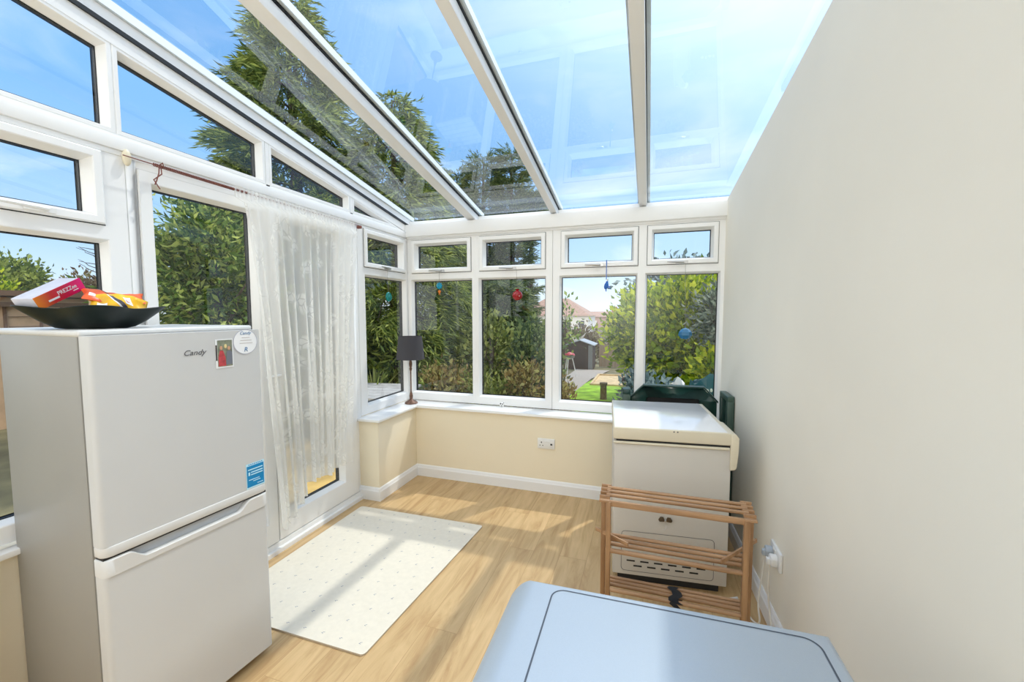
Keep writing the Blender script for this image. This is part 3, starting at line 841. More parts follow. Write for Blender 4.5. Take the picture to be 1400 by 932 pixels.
mb.build('ribbon_tie', M['cordrod'], rod, smooth=True)
mb = MB(); mb.box((-2.188, 2.755, 2.160), (-2.150, 2.772, 2.182)); mb.build('end_bracket', M['cordrod'], rod, bevel=.002)
mb = MB(); mb.ball((-2.184, 1.245, 2.180), (.014, .017, .036)); tag(mb.build('curtain_hook', M['hook'], smooth=True), 'oval ivory stick-on hook on the white frame left of the door', 'hook')

def curtain():
    nu, nv = 260, 70
    # bottom hem heights along the width (steps where the folds hang lower)
    def hem(u):
        y = 1.765 + u*.90
        pts = [(0, .17), (.17, .20), (.20, .26), (.33, .30), (.36, .375), (.56, .39), (.60, .365), (.75, .375), (.80, .40), (1, .375)]
        for (a, za), (b, zb) in zip(pts[:-1], pts[1:]):
            if a <= u <= b: return za + (zb-za)*(u-a)/(b-a)
        return .3
    V = np.zeros(((nu+1)*(nv+1), 3)); UV = np.zeros(((nu+1)*(nv+1), 2))
    for i in range(nu+1):
        u = i/nu
        yt = 1.715 + u*.975
        yb = 1.90 + u*.615
        z1 = hem(u)
        for j in range(nv+1):
            v = j/nv
            g = v**.7
            y = yt + (yb-yt)*g
            amp = .006 + .026*min(1, v*1.5)
            ph = u*2*PI*13 + .8*math.sin(u*9)
            x = -2.118 + amp*(.8*math.sin(ph) + .45*math.sin(ph*.37+1.3)) + .004*math.sin(40*u+6*v)
            y += amp*.5*math.cos(ph)
            if v < .035: x = -2.150 + .004*math.sin(u*2*PI*38); y = yt
            z = 2.190 + (z1-2.190)*v
            V[i*(nv+1)+j] = (x, y, z); UV[i*(nv+1)+j] = (u*1.75, (2.19-z))
    F = []
    for i in range(nu):
        for j in range(nv): F.append((i*(nv+1)+j, (i+1)*(nv+1)+j, (i+1)*(nv+1)+j+1, i*(nv+1)+j+1))
    o = obj_np('lace_curtain', V, F, M['lace'])
    me = o.data; ul = me.uv_layers.new(name='UVMap')
    li = np.zeros(len(me.loops), dtype=np.int32); me.loops.foreach_get('vertex_index', li)
    ul.data.foreach_set('uv', UV[li].astype(np.float32).ravel())
    me.polygons.foreach_set('use_smooth', [True]*len(me.polygons))
    return o
tag(curtain(), 'sheer white floral lace curtain hanging over the glazed door', 'curtain')

# ------------------------------------------------------------------ lamp on the sill
LB = Vector((-2.088, 3.335, .660))
lt = thing('table_lamp', LB, 0, 'slim bronze table lamp with charcoal shade on the corner windowsill', 'lamp')
mb = MB(); mb.lathe([(0, 0), (.058, 0), (.060, .006), (.056, .014), (.040, .024), (.020, .032), (.013, .042), (0, .044)], LB, 28); mb.build('lamp_base', M['bronze'], lt, smooth=True)
mb = MB(); mb.lathe([(.010, .040), (.015, .055), (.016, .075), (.012, .095), (.0075, .105), (.006, .12), (.0058, .30), (.010, .315), (.0135, .325), (.009, .335), (.013, .35), (.015, .372), (.010, .40), (.006, .43), (.006, .58), (0, .585)], LB, 20); mb.build('lamp_stem', M['bronze'], lt, smooth=True)
mb = MB(); mb.lathe([(.128, .415), (.106, .625), (.104, .625), (.126, .415)], LB, 48)
for k in range(3):
    a = 2*PI*k/3; mb.tube([LB + Vector((0, 0, .58)), LB + Vector((.105*math.cos(a), .105*math.sin(a), .615))], .0015, 5)
mb.build('lamp_shade', M['shade'], lt, smooth=True)

# small cow ornament on the sill
C0 = Vector((-1.235, 3.452, .660))
ct = thing('cow_figurine', C0, 0, 'tiny white and black cow figurine on the windowsill', 'figurine')
mb = MB(); mb.ball(C0+Vector((0, 0, .026)), (.021, .012, .014)); mb.ball(C0+Vector((.022, -.004, .036)), (.011, .009, .011)); mb.ball(C0+Vector((.031, -.006, .032)), (.006, .006, .005))
for a in (-.013, .013):
    for b in (-.006, .006): mb.tube([C0+Vector((a, b, .022)), C0+Vector((a, b, .0))], .0042, 8)
for b in (-.010, .010): mb.ball(C0+Vector((.018, b-.004, .044)), (.003, .005, .003))
mb.tube([C0+Vector((-.020, 0, .030)), C0+Vector((-.026, 0, .015))], .0015, 6)
mb.build('body', M['cow'], ct, smooth=True)
mb = MB(); mb.ball(C0+Vector((-.006, -.0085, .030)), (.008, .005, .007)); mb.ball(C0+Vector((.010, -.0075, .028)), (.005, .005, .006)); mb.ball(C0+Vector((.024, -.011, .041)), (.005, .003, .004)); mb.build('spots', M['cowspot'], ct, smooth=True)

# ------------------------------------------------------------------ ornaments hung from the window handles
def hang(name, top, c, label):
    t = thing(name, c, 0, label, 'ornament', 'glass ornaments hung in the windows')
    mb = MB(); mb.tube([top, c], .0012, 5); mb.build('thread', M['thread'], t)
    return t
yo = 3.430
P = Vector((-2.150, 3.105, 1.640)); t = hang('hanging_ornament', P+Vector((-.01, 0, .235)), P+Vector((0, 0, .045)), 'round teal glass ornament hanging in the left side window by the corner')
mb = MB(); mb.lathe([(0, -.007), (.034, -.006), (.042, 0), (.034, .006), (0, .007)], P, 24, Matrix.Rotation(PI/2, 3, 'Y')); mb.lathe([(.030, .007), (.034, .010), (.038, .006)], P, 24, Matrix.Rotation(PI/2, 3, 'Y')); mb.build('disc', M['teal'], t, smooth=True)
P = Vector((-1.830, yo, 1.748)); t = hang('hanging_ornament', P+Vector((0, 0, .14)), P+Vector((0, 0, .03)), 'turquoise star ornament with orange drop in the far window nearest the lamp')
mb = MB(); n = 8
mb.prism([P+Vector(((.036 if k % 2 == 0 else .024)*math.cos(PI*k/n), -.004, (.036 if k % 2 == 0 else .024)*math.sin(PI*k/n))) for k in range(2*n)], (0, .008, 0)); mb.build('star', M['turq'], t, bevel=.002)
mb = MB(); mb.ball(P+Vector((0, 0, -.052)), (.016, .006, .014)); mb.ball(P+Vector((0, 0, -.072)), (.008, .005, .012)); mb.build('drop', M['amber'], t, smooth=True)
P = Vector((-1.080, yo, 1.650)); t = hang('hanging_ornament', P+Vector((-.01, 0, .235)), P+Vector((0, 0, .040)), 'red glass pomegranate ornament in the second far window from the lamp')
mb = MB(); mb.lathe([(0, -.042), (.020, -.040), (.040, -.022), (.046, 0), (.038, .024), (.020, .038), (.013, .044), (.019, .054), (.010, .050), (0, .046)], P, 28); mb.build('fruit', M['redglass'], t, smooth=True)
mb = MB()
for k in range(5): mb.ball(P+Vector((random.uniform(-.025, .03), -.037, random.uniform(-.025, .02))), (.005, .003, .005), None, 8, 6)
mb.build('seeds', plain('pale_seed', (.75, .45, .4), .3), t, smooth=True)
P = Vector((-.330, yo, 1.716)); t = hang('hanging_ornament', P+Vector((.004, 0, .205)), P+Vector((0, 0, .045)), 'small blue bird ornament on a blue ribbon in the window above the lawn')
mb = MB(); mb.ball(P, (.017, .014, .030), Matrix.Rotation(.25, 3, 'Y')); mb.ball(P+Vector((.006, 0, .028)), (.010, .010, .010)); mb.prism([P+Vector((.004, -.004, .01)), P+Vector((.030, -.004, -.006)), P+Vector((.034, -.004, -.024)), P+Vector((.012, -.004, -.016))], (0, .008, 0)); mb.prism([P+Vector((-.008, -.004, -.022)), P+Vector((.004, -.004, -.024)), P+Vector((.002, -.004, -.048)), P+Vector((-.006, -.004, -.044))], (0, .006, 0)); mb.build('bird', M['blue'], t, smooth=True)
mb = MB(); mb.ball(P+Vector((.010, 0, .047)), (.006, .006, .009)); mb.build('beak', M['hook'], t, smooth=True)
mb = MB(); mb.box(P+Vector((-.0035, -.001, .05)), P+Vector((.0035, .001, .205))); mb.build('ribbon', M['blue'], t)
P = Vector((.268, yo, 1.335)); t = hang('hanging_ornament', P+Vector((-.012, 0, .545)), P+Vector((0, 0, .045)), 'pale blue faceted glass ornament in the window nearest the cream wall')
mb = MB(); mb.lathe([(0, -.040), (.030, -.034), (.050, -.008), (.046, .016), (.026, .038), (0, .050)], P, 6); mb.build('crystal', M['bluep'], t)

# ------------------------------------------------------------------ wall sockets
so = thing('wall_socket', (-.79, 3.300, .375), 0, 'white double socket on the cream wall below the far windows', 'socket')
mb = MB(); mb.box((-.862, 3.293, .372), (-.716, 3.305, .458)); mb.build('socket_plate', M['plug'], so, bevel=.004)
cx = -.828
for q in ((cx-.004, .420, cx+.004, .432), (cx-.016, .398, cx-.008, .404), (cx+.008, .398, cx+.016, .404), (-.752, .406, -.736, .420)):
    mb = MB(); mb.box((q[0], 3.2915, q[1]), (q[2], 3.2935, q[3])); mb.build('socket_hole', M['dark'], so)
mb = MB(); mb.box((-.80, 3.289, .425), (-.783, 3.294, .440)); mb.box((-.775, 3.289, .425), (-.758, 3.294, .440)); mb.build('switch', M['plug'], so, bevel=.0015)

# right wall sockets with plugs and flexes
sy = 2.14; sx = WX(sy)
s2 = thing('wall_socket', (sx, sy, .33), 0, 'white double socket with plugs in it on the right-hand cream wall', 'socket')
mb = MB(); mb.box((sx-.012, sy-.073, .332), (sx+.002, sy+.073, .418)); mb.build('socket_plate', M['plug'], s2, bevel=.004)
mb = MB(); mb.box((sx-.016, sy-.02, .396), (sx-.011, sy-.006, .410)); mb.box((sx-.016, sy+.006, .396), (sx-.011, sy+.02, .410)); mb.build('switch', M['plug'], s2, bevel=.0015)
def plug(y, m, label, cpts):
    t = thing('plug', (sx-.03, y, .37), 0, label, 'plug')
    mb = MB(); mb.prism([(sx-.012, y-.024, .350), (sx-.012, y+.024, .350), (sx-.012, y+.024, .385), (sx-.012, y+.010, .398), (sx-.012, y-.010, .398), (sx-.012, y-.024, .385)], (-.030, 0, 0)); mb.build('plug_body', m, t, bevel=.005)
    mb = MB(); mb.box((sx-.055, y-.012, .352), (sx-.036, y+.012, .380)); mb.build('plug_grip', m, t, bevel=.004)
    mb = MB()
    pts = [Vector(p) for p in cpts]
    # smooth the path
    for _ in range(3):
        q = [pts[0]]
        for a, b in zip(pts[:-1], pts[1:]): q += [a.lerp(b, .25), a.lerp(b, .75)]
        q.append(pts[-1]); pts = q
    mb.tube(pts, .0042, 8); mb.build('flex', M['cable'], t, smooth=True)
plug(sy-.036, M['plug'], 'white plug with its flex in the near side of the right wall socket',
     [(sx-.04, sy-.036, .352), (sx-.045, sy-.036, .28), (sx-.035, sy-.03, .15), (sx-.03, sy-.08, .05), (sx-.06, sy-.2, .006), (sx-.1, sy-.45, .006)])
plug(sy+.036, M['plugg'], 'grey plug with its flex in the far side of the right wall socket',
     [(sx-.04, sy+.036, .352), (sx-.05, sy+.036, .25), (sx-.07, sy+.02, .12), (sx-.06, sy-.02, .03), (sx-.09, sy+.06, .006), (sx-.1, sy+.2, .006)])

# ------------------------------------------------------------------ chest freezer
fz = thing('chest_freezer', (-.165, 2.285, 0), .095, 'small cream grey chest freezer with white lid in the far right corner', 'freezer')
FZ = wmat(fz)
fw, fdp, fh = .585, .70, .805
mb = MB(); mb.box((0, 0, .055), (fw, fdp, fh), FZ); mb.build('cabinet', M['freezer'], fz, bevel=.005)
mb = MB(); mb.box((.03, .04, 0), (fw-.03, fdp-.02, .056), FZ); mb.build('plinth', M['dark'], fz)
mb = MB()
mb.box((-.006, -.012, fh+.012), (fw+.006, fdp, fh+.078), FZ)
ldo = mb.build('lid', M['lid'], fz, bevel=.007, segs=3)
mb = MB(); mb.box((.002, -.002, fh+.0755), (fw-.020, fdp-.008, fh+.0795), FZ); mb.build('lid_top', M['lidtop'], ldo, bevel=.0015)
mb = MB(); mb.box((.010, -.001, fh-.001), (fw-.004, fdp-.01, fh+.012), FZ); mb.build('lid_seal', M['dark'], ldo)
mb = MB(); mb.tube([FZ @ Vector((-.004, -.006, fh-.006)), FZ @ Vector((fw-.012, -.006, fh-.006))], .0075, 10); mb.build('lid_lip', M['lid'], ldo, smooth=True)
mb = MB()
pr = [(fw-.006, fh+.076), (fw+.020, fh+.072), (fw+.034, fh+.050), (fw+.033, fh-.02), (fw+.026, fh-.100), (fw+.020, fh-.112), (fw-.006, fh-.118)]
mb.prism([FZ @ Vector((x, -.014, z)) for x, z in pr], (FZ.to_3x3() @ Vector((0, .26, 0)))); mb.build('side_handle', M['lid'], ldo, bevel=.006, segs=3)
mb = MB()
for k in range(2): mb.box((.30+k*.018, -.0135, fh+.066), (.307+k*.018, -.0115, fh+.072), FZ)
mb.build('lid_mark', M['ink'], ldo)
# service panel with slots
mb = MB()
def rr_loop(x0, z0, x1, z1, r, n=5):
    out = []
    for cx, cz, a0 in ((x0+r, z0+r, PI), (x1-r, z0+r, 1.5*PI), (x1-r, z1-r, 0), (x0+r, z1-r, .5*PI)):
        for k in range(n): a = a0 + k*PI/2/(n-1); out.append((cx+r*math.cos(a), cz+r*math.sin(a)))
    return out
l0 = rr_loop(.045, .078, fw-.065, .305, .02); l1 = rr_loop(.0475, .0805, fw-.0675, .3025, .018)
for i in range(len(l0)):
    j = (i+1) % len(l0)
    mb.poly([FZ @ Vector((l0[i][0], -.0008, l0[i][1])), FZ @ Vector((l0[j][0], -.0008, l0[j][1])), FZ @ Vector((l1[j][0], -.0008, l1[j][1])), FZ @ Vector((l1[i][0], -.0008, l1[i][1]))])
mb.build('panel_line', M['ink'], fz)
for row, (n, off) in enumerate(((5, .112), (6, .075), (5, .112))):
    for k in range(n):
        mb = MB(); mb.box((off+k*.072, -.0012, .160-row*.027), (off+.044+k*.072, .002, .168-row*.027), FZ); mb.build('vent_slot', M['slot'], fz)
em = thing('bow_magnet', FZ @ Vector((.26, -.002, .36)), 0, 'small metallic bow-shaped magnet on the front of the cream freezer', 'magnet')
mb = MB()
for s in (-1, 1): mb.prism([FZ @ Vector((.272+s*.004, -.001, .388)), FZ @ Vector((.272+s*.010, -.001, .404)), FZ @ Vector((.272+s*.026, -.001, .404)), FZ @ Vector((.272+s*.036, -.001, .388)), FZ @ Vector((.272+s*.030, -.001, .378)), FZ @ Vector((.272+s*.006, -.001, .380))], FZ.to_3x3() @ Vector((0, -.008, 0)))
mb.build('bow', plain('gold_brown_metal', (.12, .085, .05), .35, .4), em, bevel=.0015)
mb = MB(); mb.ball(FZ @ Vector((.272, -.006, .386)), .006); mb.build('knot', M['chrome'], em, smooth=True)
mb = MB(); mb.lathe([(0, -.002), (.020, -.002), (.022, 0)], FZ @ Vector((.258, -.0005, .352)), 24, Matrix.Rotation(PI/2, 3, 'X')); tag(mb.build('round_sticker', plain('grey_sticker', (.66, .62, .60), .6), smooth=True), 'round pale grey sticker under the bow magnet on the freezer', 'sticker')

# ------------------------------------------------------------------ folded wooden clothes airer
ar = thing('clothes_airer', (.12, 1.86, 0), .02, 'folded wooden clothes airer standing in front of the cream freezer', 'clothes airer')
AX0, AX1 = -.150, .385
yb_, yf_ = 1.945, 1.800
def post(x, y, z1, w=.020, d=.032):
    mb = MB(); mb.box((x-w/2, y-d/2, 0), (x+w/2, y+d/2, z1)); return mb.build('post', M['airerv'], ar, bevel=.003)
for x in (AX0, AX1):
    for y in (1.800, 1.862): post(x + (.0 if y < 1.85 else (-.027 if x < 0 else .026)), y, .682 if y < 1.85 else .690)
    # notched top cap holding the rods
    mb = MB()
    xx = x + (-.018 if x < 0 else .013)
    for k, (y, z) in enumerate(((1.802, .684), (1.834, .688), (1.860, .694), (1.886, .700))):
        mb.box((xx-.022, y-.016, z-.006), (xx+.022, y+.014, z+.004)); mb.box((xx-.022, y+.006, z), (xx+.022, y+.014, z+.016))
    mb.build('top_bracket', M['airer'], ar, bevel=.002)
def rods(name_z):
    for (y, z, r) in name_z:
        mb = MB(); mb.tube([(AX0-.012, y, z), (AX1+.012, y, z)], r, 10); mb.build('rod', M['airer'], ar, smooth=True)
rods([(1.886, .706, .0075), (1.860, .700, .0075), (1.834, .694, .0075)])
mb = MB(); mb.box((AX0, 1.792, .661), (AX1, 1.806, .686)); mb.build('rail', M['airer'], ar, bevel=.003)
rods([(1.882, .488, .0085), (1.862, .478, .0085), (1.838, .470, .0085), (1.800, .460, .0105)])
rods([(1.882, .286, .0085), (1.860, .284, .0085), (1.836, .283, .0085), (1.800, .282, .0095)])
rods([(1.885, .085, .0085), (1.800, .070, .0095)])
def slat(p0, p1):
    p0, p1 = Vector(p0), Vector(p1); d = (p1-p0); n = Vector((0, 0, 1)); s = d.cross(n).normalized()*.004
    mb = MB(); mb.hexa([p0-s-n*.008, p0+s-n*.008, p1+s-n*.008, p1-s-n*.008, p0-s+n*.008, p0+s+n*.008, p1+s+n*.008, p1-s+n*.008]); mb.build('arm', M['airer'], ar, bevel=.001)
slat((-.212, 1.865, .515), (-.065, 1.800, .500))
slat((.445, 1.905, .552), (.295, 1.775, .508))
mb = MB(); mb.tube([(.26, 1.95, .205), (.40, 1.985, .235)], .006, 8); mb.build('support_rod', plain('grey_rod', (.55, .54, .52), .5), ar, smooth=True)
st_ = thing('strap', (.14, 1.83, .28), 0, 'black fabric strap tied round the lower airer rods', 'strap')
mb = MB(); pr = []
for k in range(16):
    a = 2*PI*k/16; pr.append((.13+.012*math.sin(k*1.7), 1.843+.054*math.cos(a), .284+.017*math.sin(a)))
for a, b in zip(pr, pr[1:]+pr[:1]):
    a, b = Vector(a), Vector(b); w = Vector((.020, 0, 0)); mb.poly([a-w, b-w, b+w, a+w])
mb.tube([(.11, 1.783, .292), (.13, 1.778, .28), (.145, 1.783, .262)], .009, 8); mb.build('strap_loop', M['strap'], st_, smooth=True)

# ------------------------------------------------------------------ green resin garden chair behind the freezer
gc = thing('garden_chair', (.18, 3.13, 0), .06, 'dark green resin garden chair wedged behind the freezer by the window', 'chair')
GM = wmat(gc)
def gb(mb, lo, hi): mb.box(lo, hi, GM)
# backrest: wide plate with cut-off top corners and an open slot
def chairback():
    mb = MB()
    o = [(-.295, .78), (-.295, .865), (-.200, .958), (.205, .958), (.295, .865), (.295, .78)]
    i = [(-.180, .78), (-.180, .872), (-.170, .880), (.170, .880), (.180, .872), (.180, .78)]
    def Pt(x, z, y): return GM @ Vector((x, y, z))
    for y0, y1 in ((.06, .095),):
        for k in range(5):
            mb.hexa([Pt(*o[k], y0), Pt(*o[k+1], y0), Pt(*i[k+1], y0), Pt(*i[k], y0), Pt(*o[k], y1), Pt(*o[k+1], y1), Pt(*i[k+1], y1), Pt(*i[k], y1)])
    return mb
chairback().build('backrest', M['green'], gc, bevel=.004)
mb = MB()
o = [(-.302, .865), (-.204, .966), (.209, .966), (.302, .865)]
for a, b in zip(o[:-1], o[1:]):
    a0, b0 = GM @ Vector((a[0], .05, a[1])), GM @ Vector((b[0], .05, b[1])); 
    mb.hexa([a0-Vector((0, 0, .008)), b0-Vector((0, 0, .008)), b0+Vector((0, .06, -.008)), a0+Vector((0, .06, -.008)), a0+Vector((0, 0, .006)), b0+Vector((0, 0, .006)), b0+Vector((0, .06, .006)), a0+Vector((0, .06, .006))])
mb.build('top_rim', M['green'], gc, bevel=.003)
mb = MB()
for k in range(5): gb(mb, (-.15+k*.075-.02, .065, .42), (-.15+k*.075+.02, .085, .80))
gb(mb, (-.295, .06, .42), (-.18, .095, .78)); gb(mb, (.18, .06, .42), (.295, .095, .78))
mb.build('back_slats', M['green'], gc, bevel=.003)
mb = MB(); gb(mb, (-.19, .098, .42), (.19, .106, .90)); mb.build('slot_shade_sheet', M['dark'], gc)  # added black sheet, stands in for the shade in the open slot
mb = MB(); gb(mb, (-.27, -.10, .40), (.27, .10, .43)); mb.build('seat', M['green'], gc, bevel=.006)
for s in (-1, 1):
    x0, x1 = (.318, .362) if s > 0 else (-.352, -.296)
    mb = MB(); gb(mb, (x0, -.13 if s > 0 else -.02, .905), (x1, .10, .945)); mb.build('armrest', M['green' if s < 0 else 'greenl'], gc, bevel=.008, segs=3)
    mb = MB(); gb(mb, (x0, -.13 if s > 0 else -.02, 0), (x1, -.085 if s > 0 else .02, .912)); mb.build('leg', M['greenl'], gc, bevel=.006)
    mb = MB(); gb(mb, (x0, .06, 0), (x1, .10, .91)); mb.build('leg', M['green'], gc, bevel=.006)

# ------------------------------------------------------------------ washing machine (front faces left)
wm = thing('washing_machine', (.03, .62, 0), 0, 'washing machine with silver blue top in the foreground', 'washing machine')
zt = .865
def rot(p, a=.020, c=(-.302, .928)):
    x, y = p[0]-c[0], p[1]-c[1]; return (c[0]+x*math.cos(a)-y*math.sin(a), c[1]+x*math.sin(a)+y*math.cos(a))
def wp(u, v, z): x, y = rot((-.302+u*.658, .928-v*.60)); return Vector((x, y, z))
# u: 0 front (left) .. 1 back (right);  v: 0 far .. 1 near
mb = MB(); pts = [wp(.03, .01, .04), wp(.985, .01, .04), wp(.985, .99, .04), wp(.03, .99, .04)]
mb.prism(pts, (0, 0, zt-.04-.045)); mb.build('cabinet', plain('washer_white', (.75, .76, .78), .35), wm, bevel=.01)
mb = MB()
# worktop with a rolled front edge; plan outline with rounded far-left corner
def plan(ins):
    out = []; R = .045
    x0, x1, y0, y1 = ins/.658, 1-ins/.658, ins/.60, 1-ins/.60
    r = max(R-ins, .004)
    for cx, cy, sx_, sy_ in ((x0, y0, 1, 1), (x0, y1, 1, -1)):
        cu, cv = cx+r/.658, cy+sy_*r/.60
        arc = []
        for k in range(9):
            a = PI/2*k/8
            arc.append((cu - r/.658*math.sin(a), cv - sy_*r/.60*math.cos(a)))
        out += arc if sy_ > 0 else arc[::-1]
    out += [(x1, y1), (x1, y0)]
    return out
prof = [(.006, zt-.048), (.0, zt-.040), (.0, zt-.022), (.002, zt-.013), (.006, zt-.006), (.011, zt-.002), (.018, zt)]
def rolled(ins, z):
    out = []
    for u, v in plan(ins):
        zz = z
        d = u*.658
        if d < .062: zz = z - .030*((.062-d)/.062)**2
        out.append(wp(u, v, zz))
    return out
L = [rolled(i, z) for i, z in prof]
for l0, l1 in zip(L[:-1], L[1:]):
    n = len(l0)
    for k in range(n): mb.poly([l0[k], l0[(k+1) % n], l1[(k+1) % n], l1[k]])
# top surface as a grid so the roll at the front is smooth
last = plan(.018)
inner = [(max(u, .11), v) for u, v in last]
nn = len(last)
steps = 8
prev = L[-1]
for s in range(1, steps+1):
    cur = []
    for (u, v), (ui, vi) in zip(last, inner):
        uu = u + (ui-u)*s/steps
        d = uu*.658; zz = zt - (.030*((.062-d)/.062)**2 if d < .062 else 0)
        cur.append(wp(uu, v, zz))
    for k in range(nn):
        q = [prev[k], prev[(k+1) % nn], cur[(k+1) % nn], cur[k]]
        if len({tuple(round(c, 6) for c in p) for p in q}) == 4: mb.poly(q)
        elif len({tuple(round(c, 6) for c in p) for p in q}) == 3:
            uq = []
            for p in q:
                if all((p-z_).length > 1e-6 for z_ in uq): uq.append(p)
            mb.poly(uq)
    prev = cur
mb.poly(prev)
tp = mb.build('worktop', M['washer'], wm, smooth=True, angle=35)
mb = MB()
def loop(ins, r, u0=.158):
    out = []; x0, x1, y0, y1 = u0+ins/.658, .953-ins/.658, .046+ins/.6, .97
    for cu, cv, a0 in ((x0+r/.658, y0+r/.6, PI), (x1-r/.658, y0+r/.6, 1.5*PI)):
        for k in range(8):
            a = a0 + PI/2*k/7; out.append((cu+r/.658*math.cos(a), cv+r/.6*math.sin(a)))
    return [(x0, y1)] + out + [(x1, y1)]
a_, b_ = loop(0, .03), loop(.0035, .0265)
for i in range(len(a_)-1):
    mb.poly([wp(*a_[i], zt+.0004), wp(*a_[i+1], zt+.0004), wp(*b_[i+1], zt+.0004), wp(*b_[i], zt+.0004)])
mb.build('worktop_groove', M['groove'], tp)
mb = MB(); c = wp(0.0, .5, .44); mb.lathe([(.15, 0), (.17, .006), (.175, .02), (.14, .028), (.12, .01), (0, .004)], c + Vector((.016, 0, 0)), 40, Matrix.Rotation(-PI/2, 3, 'Y')); mb.build('porthole', M['chrome'], wm, smooth=True)
mb = MB(); mb.prism([wp(.018, .02, .70), wp(.018, .98, .70), wp(.018, .98, .80), wp(.018, .02, .80)], (-.006, 0, 0)); mb.build('control_panel', M['washer'], wm, bevel=.003)
for u in (.1, .9):
    for v in (.1, .9):
        mb = MB(); mb.lathe([(.022, 0), (.022, .02), (.012, .04)], wp(u, v, 0), 12); mb.build('foot', M['dark'], wm)

# upright cream board in the gap beside the fridge
mb = MB(); mb.hexa([(-2.14, .700, 0), (-2.118, .700, 0), (-2.118, .722, 0), (-2.14, .722, 0), (-2.150, .722, .62), (-2.128, .722, .62), (-2.128, .744, .62), (-2.150, .744, .62)])
tag(mb.build('wooden_batten', plain('cream_batten', (.62, .52, .36), .7)), 'thin cream wooden batten leaning upright beside the fridge', 'batten')

# ================================================================== garden
GZ = lambda y: -.18 if y < 6 else -.18 - .05*(y-6)
mb = MB()
for y0, y1 in ((-30, 6), (6, 30), (30, 140)): mb.poly([(-90, y0, GZ(min(y0, 30))-.02), (90, y0, GZ(min(y0, 30))-.02), (90, y1, GZ(min(y1, 30))-.02), (-90, y1, GZ(min(y1, 30))-.02)])
tag(mb.build('ground', M['soil']), kind='structure')
mb = MB(); mb.box((-4.4, -3, -.30), (-2.32, 3.6, -.10)); mb.box((-4.4, 3.6, -.30), (1.6, 4.2, -.12)); tag(mb.build('patio', M['patio']), kind='structure')
mb = MB(); mb.poly([(-2.0, 6.4, GZ(6.4)+.01), (.6, 6.4, GZ(6.4)+.01), (.9, 12.4, GZ(12.4)+.01), (-1.55, 12.4, GZ(12.4)+.01)]); tag(mb.build('lawn', M['lawn']), kind='structure')
mb = MB(); mb.poly([(-2.2, 8.3, GZ(8.3)+.012), (-1.62, 8.3, GZ(8.3)+.012), (-1.62, 12.5, GZ(12.5)+.012), (-1.35, 15.8, GZ(15.8)+.012), (-2.6, 15.8, GZ(15.8)+.012)]); tag(mb.build('path', M['gravel']), kind='structure')

# ---- foliage helpers
def leafmesh(name, P, Dr, Ln, Wd, m, parent, bend=.15):
    """one folded quad per leaf; P points, Dr directions (unit), Ln lengths, Wd widths"""
    n = len(P)
    rnd = RNG.normal(size=(n, 3)); s = np.cross(Dr, rnd); s /= (np.linalg.norm(s, axis=1, keepdims=True)+1e-9)
    nrm = np.cross(s, Dr)
    mid = P + Dr*(Ln*.45)[:, None] + nrm*(Ln*bend)[:, None]
    tip = P + Dr*Ln[:, None]
    V = np.stack([P, mid - s*(Wd*.5)[:, None], tip, mid + s*(Wd*.5)[:, None]], axis=1).reshape(-1, 3)
    F = np.arange(4*n).reshape(-1, 4)
    return obj_np(name, V, F, m, parent)
def unit(v): return v/(np.linalg.norm(v, axis=1, keepdims=True)+1e-9)
def clump_points(c, r, nclump, nleaf, spread=.2, shell=.6, zlo=-1.0):
    d = unit(RNG.normal(size=(nclump, 3))); d[:, 2] = np.maximum(d[:, 2], zlo)
    rad = shell + (1-shell)*RNG.random((nclump, 1))
    cc = d*rad*np.array(r)
    k = RNG.integers(0, nclump, nleaf)
    off = RNG.normal(size=(nleaf, 3))*spread
    P = np.array(c) + cc[k] + off
    out = unit(cc[k]/np.array(r) + off*1.5)
    return P, out
def stem(mb, p0, p1, r0, r1, wob=.05, n=6):
    p0, p1 = Vector(p0), Vector(p1); pts = []
    for k in range(n+1):
        t = k/n; q = p0.lerp(p1, t); 
        if 0 < k < n: q += Vector((random.uniform(-wob, wob), random.uniform(-wob, wob), 0))
        pts.append(q)
    mb.tube(pts, [r0+(r1-r0)*k/n for k in range(n+1)], 7)

def bush(name, c, r, nleaf, L, m, label, cat='shrub', group=None, spread=.14, nclump=70, base=None, trunk=.05, up=.3, shell=.55, wratio=.5, branches=6, bark='bark'):
    base = GZ(c[1]) if base is None else base
    t = thing(name, (c[0], c[1], base), 0, label, cat, group)
    P, out = clump_points(c, r, nclump, nleaf, spread, shell)
    P[:, 2] = np.maximum(P[:, 2], base+.03)
    D = unit(out + RNG.normal(size=P.shape)*.7 + np.array([0, 0, up]))
    Ls = L*(.6+.8*RNG.random(nleaf))
    leafmesh('foliage', P, D, Ls, Ls*wratio, m, t)
    mb = MB(); stem(mb, (c[0], c[1], base-.05), (c[0], c[1], c[2]+.2*r[2]), trunk, trunk*.5, trunk)
    for k in range(branches):
        d = unit(RNG.normal(size=(1, 3)))[0]; d[2] = abs(d[2])*.8
        stem(mb, (c[0], c[1], base+(c[2]-base)*random.uniform(.3, .9)), (c[0]+d[0]*r[0]*.9, c[1]+d[1]*r[1]*.9, c[2]+d[2]*r[2]*.9), trunk*.5, trunk*.12, trunk)
    mb.build('stem', M[bark], t, smooth=True)
    return t

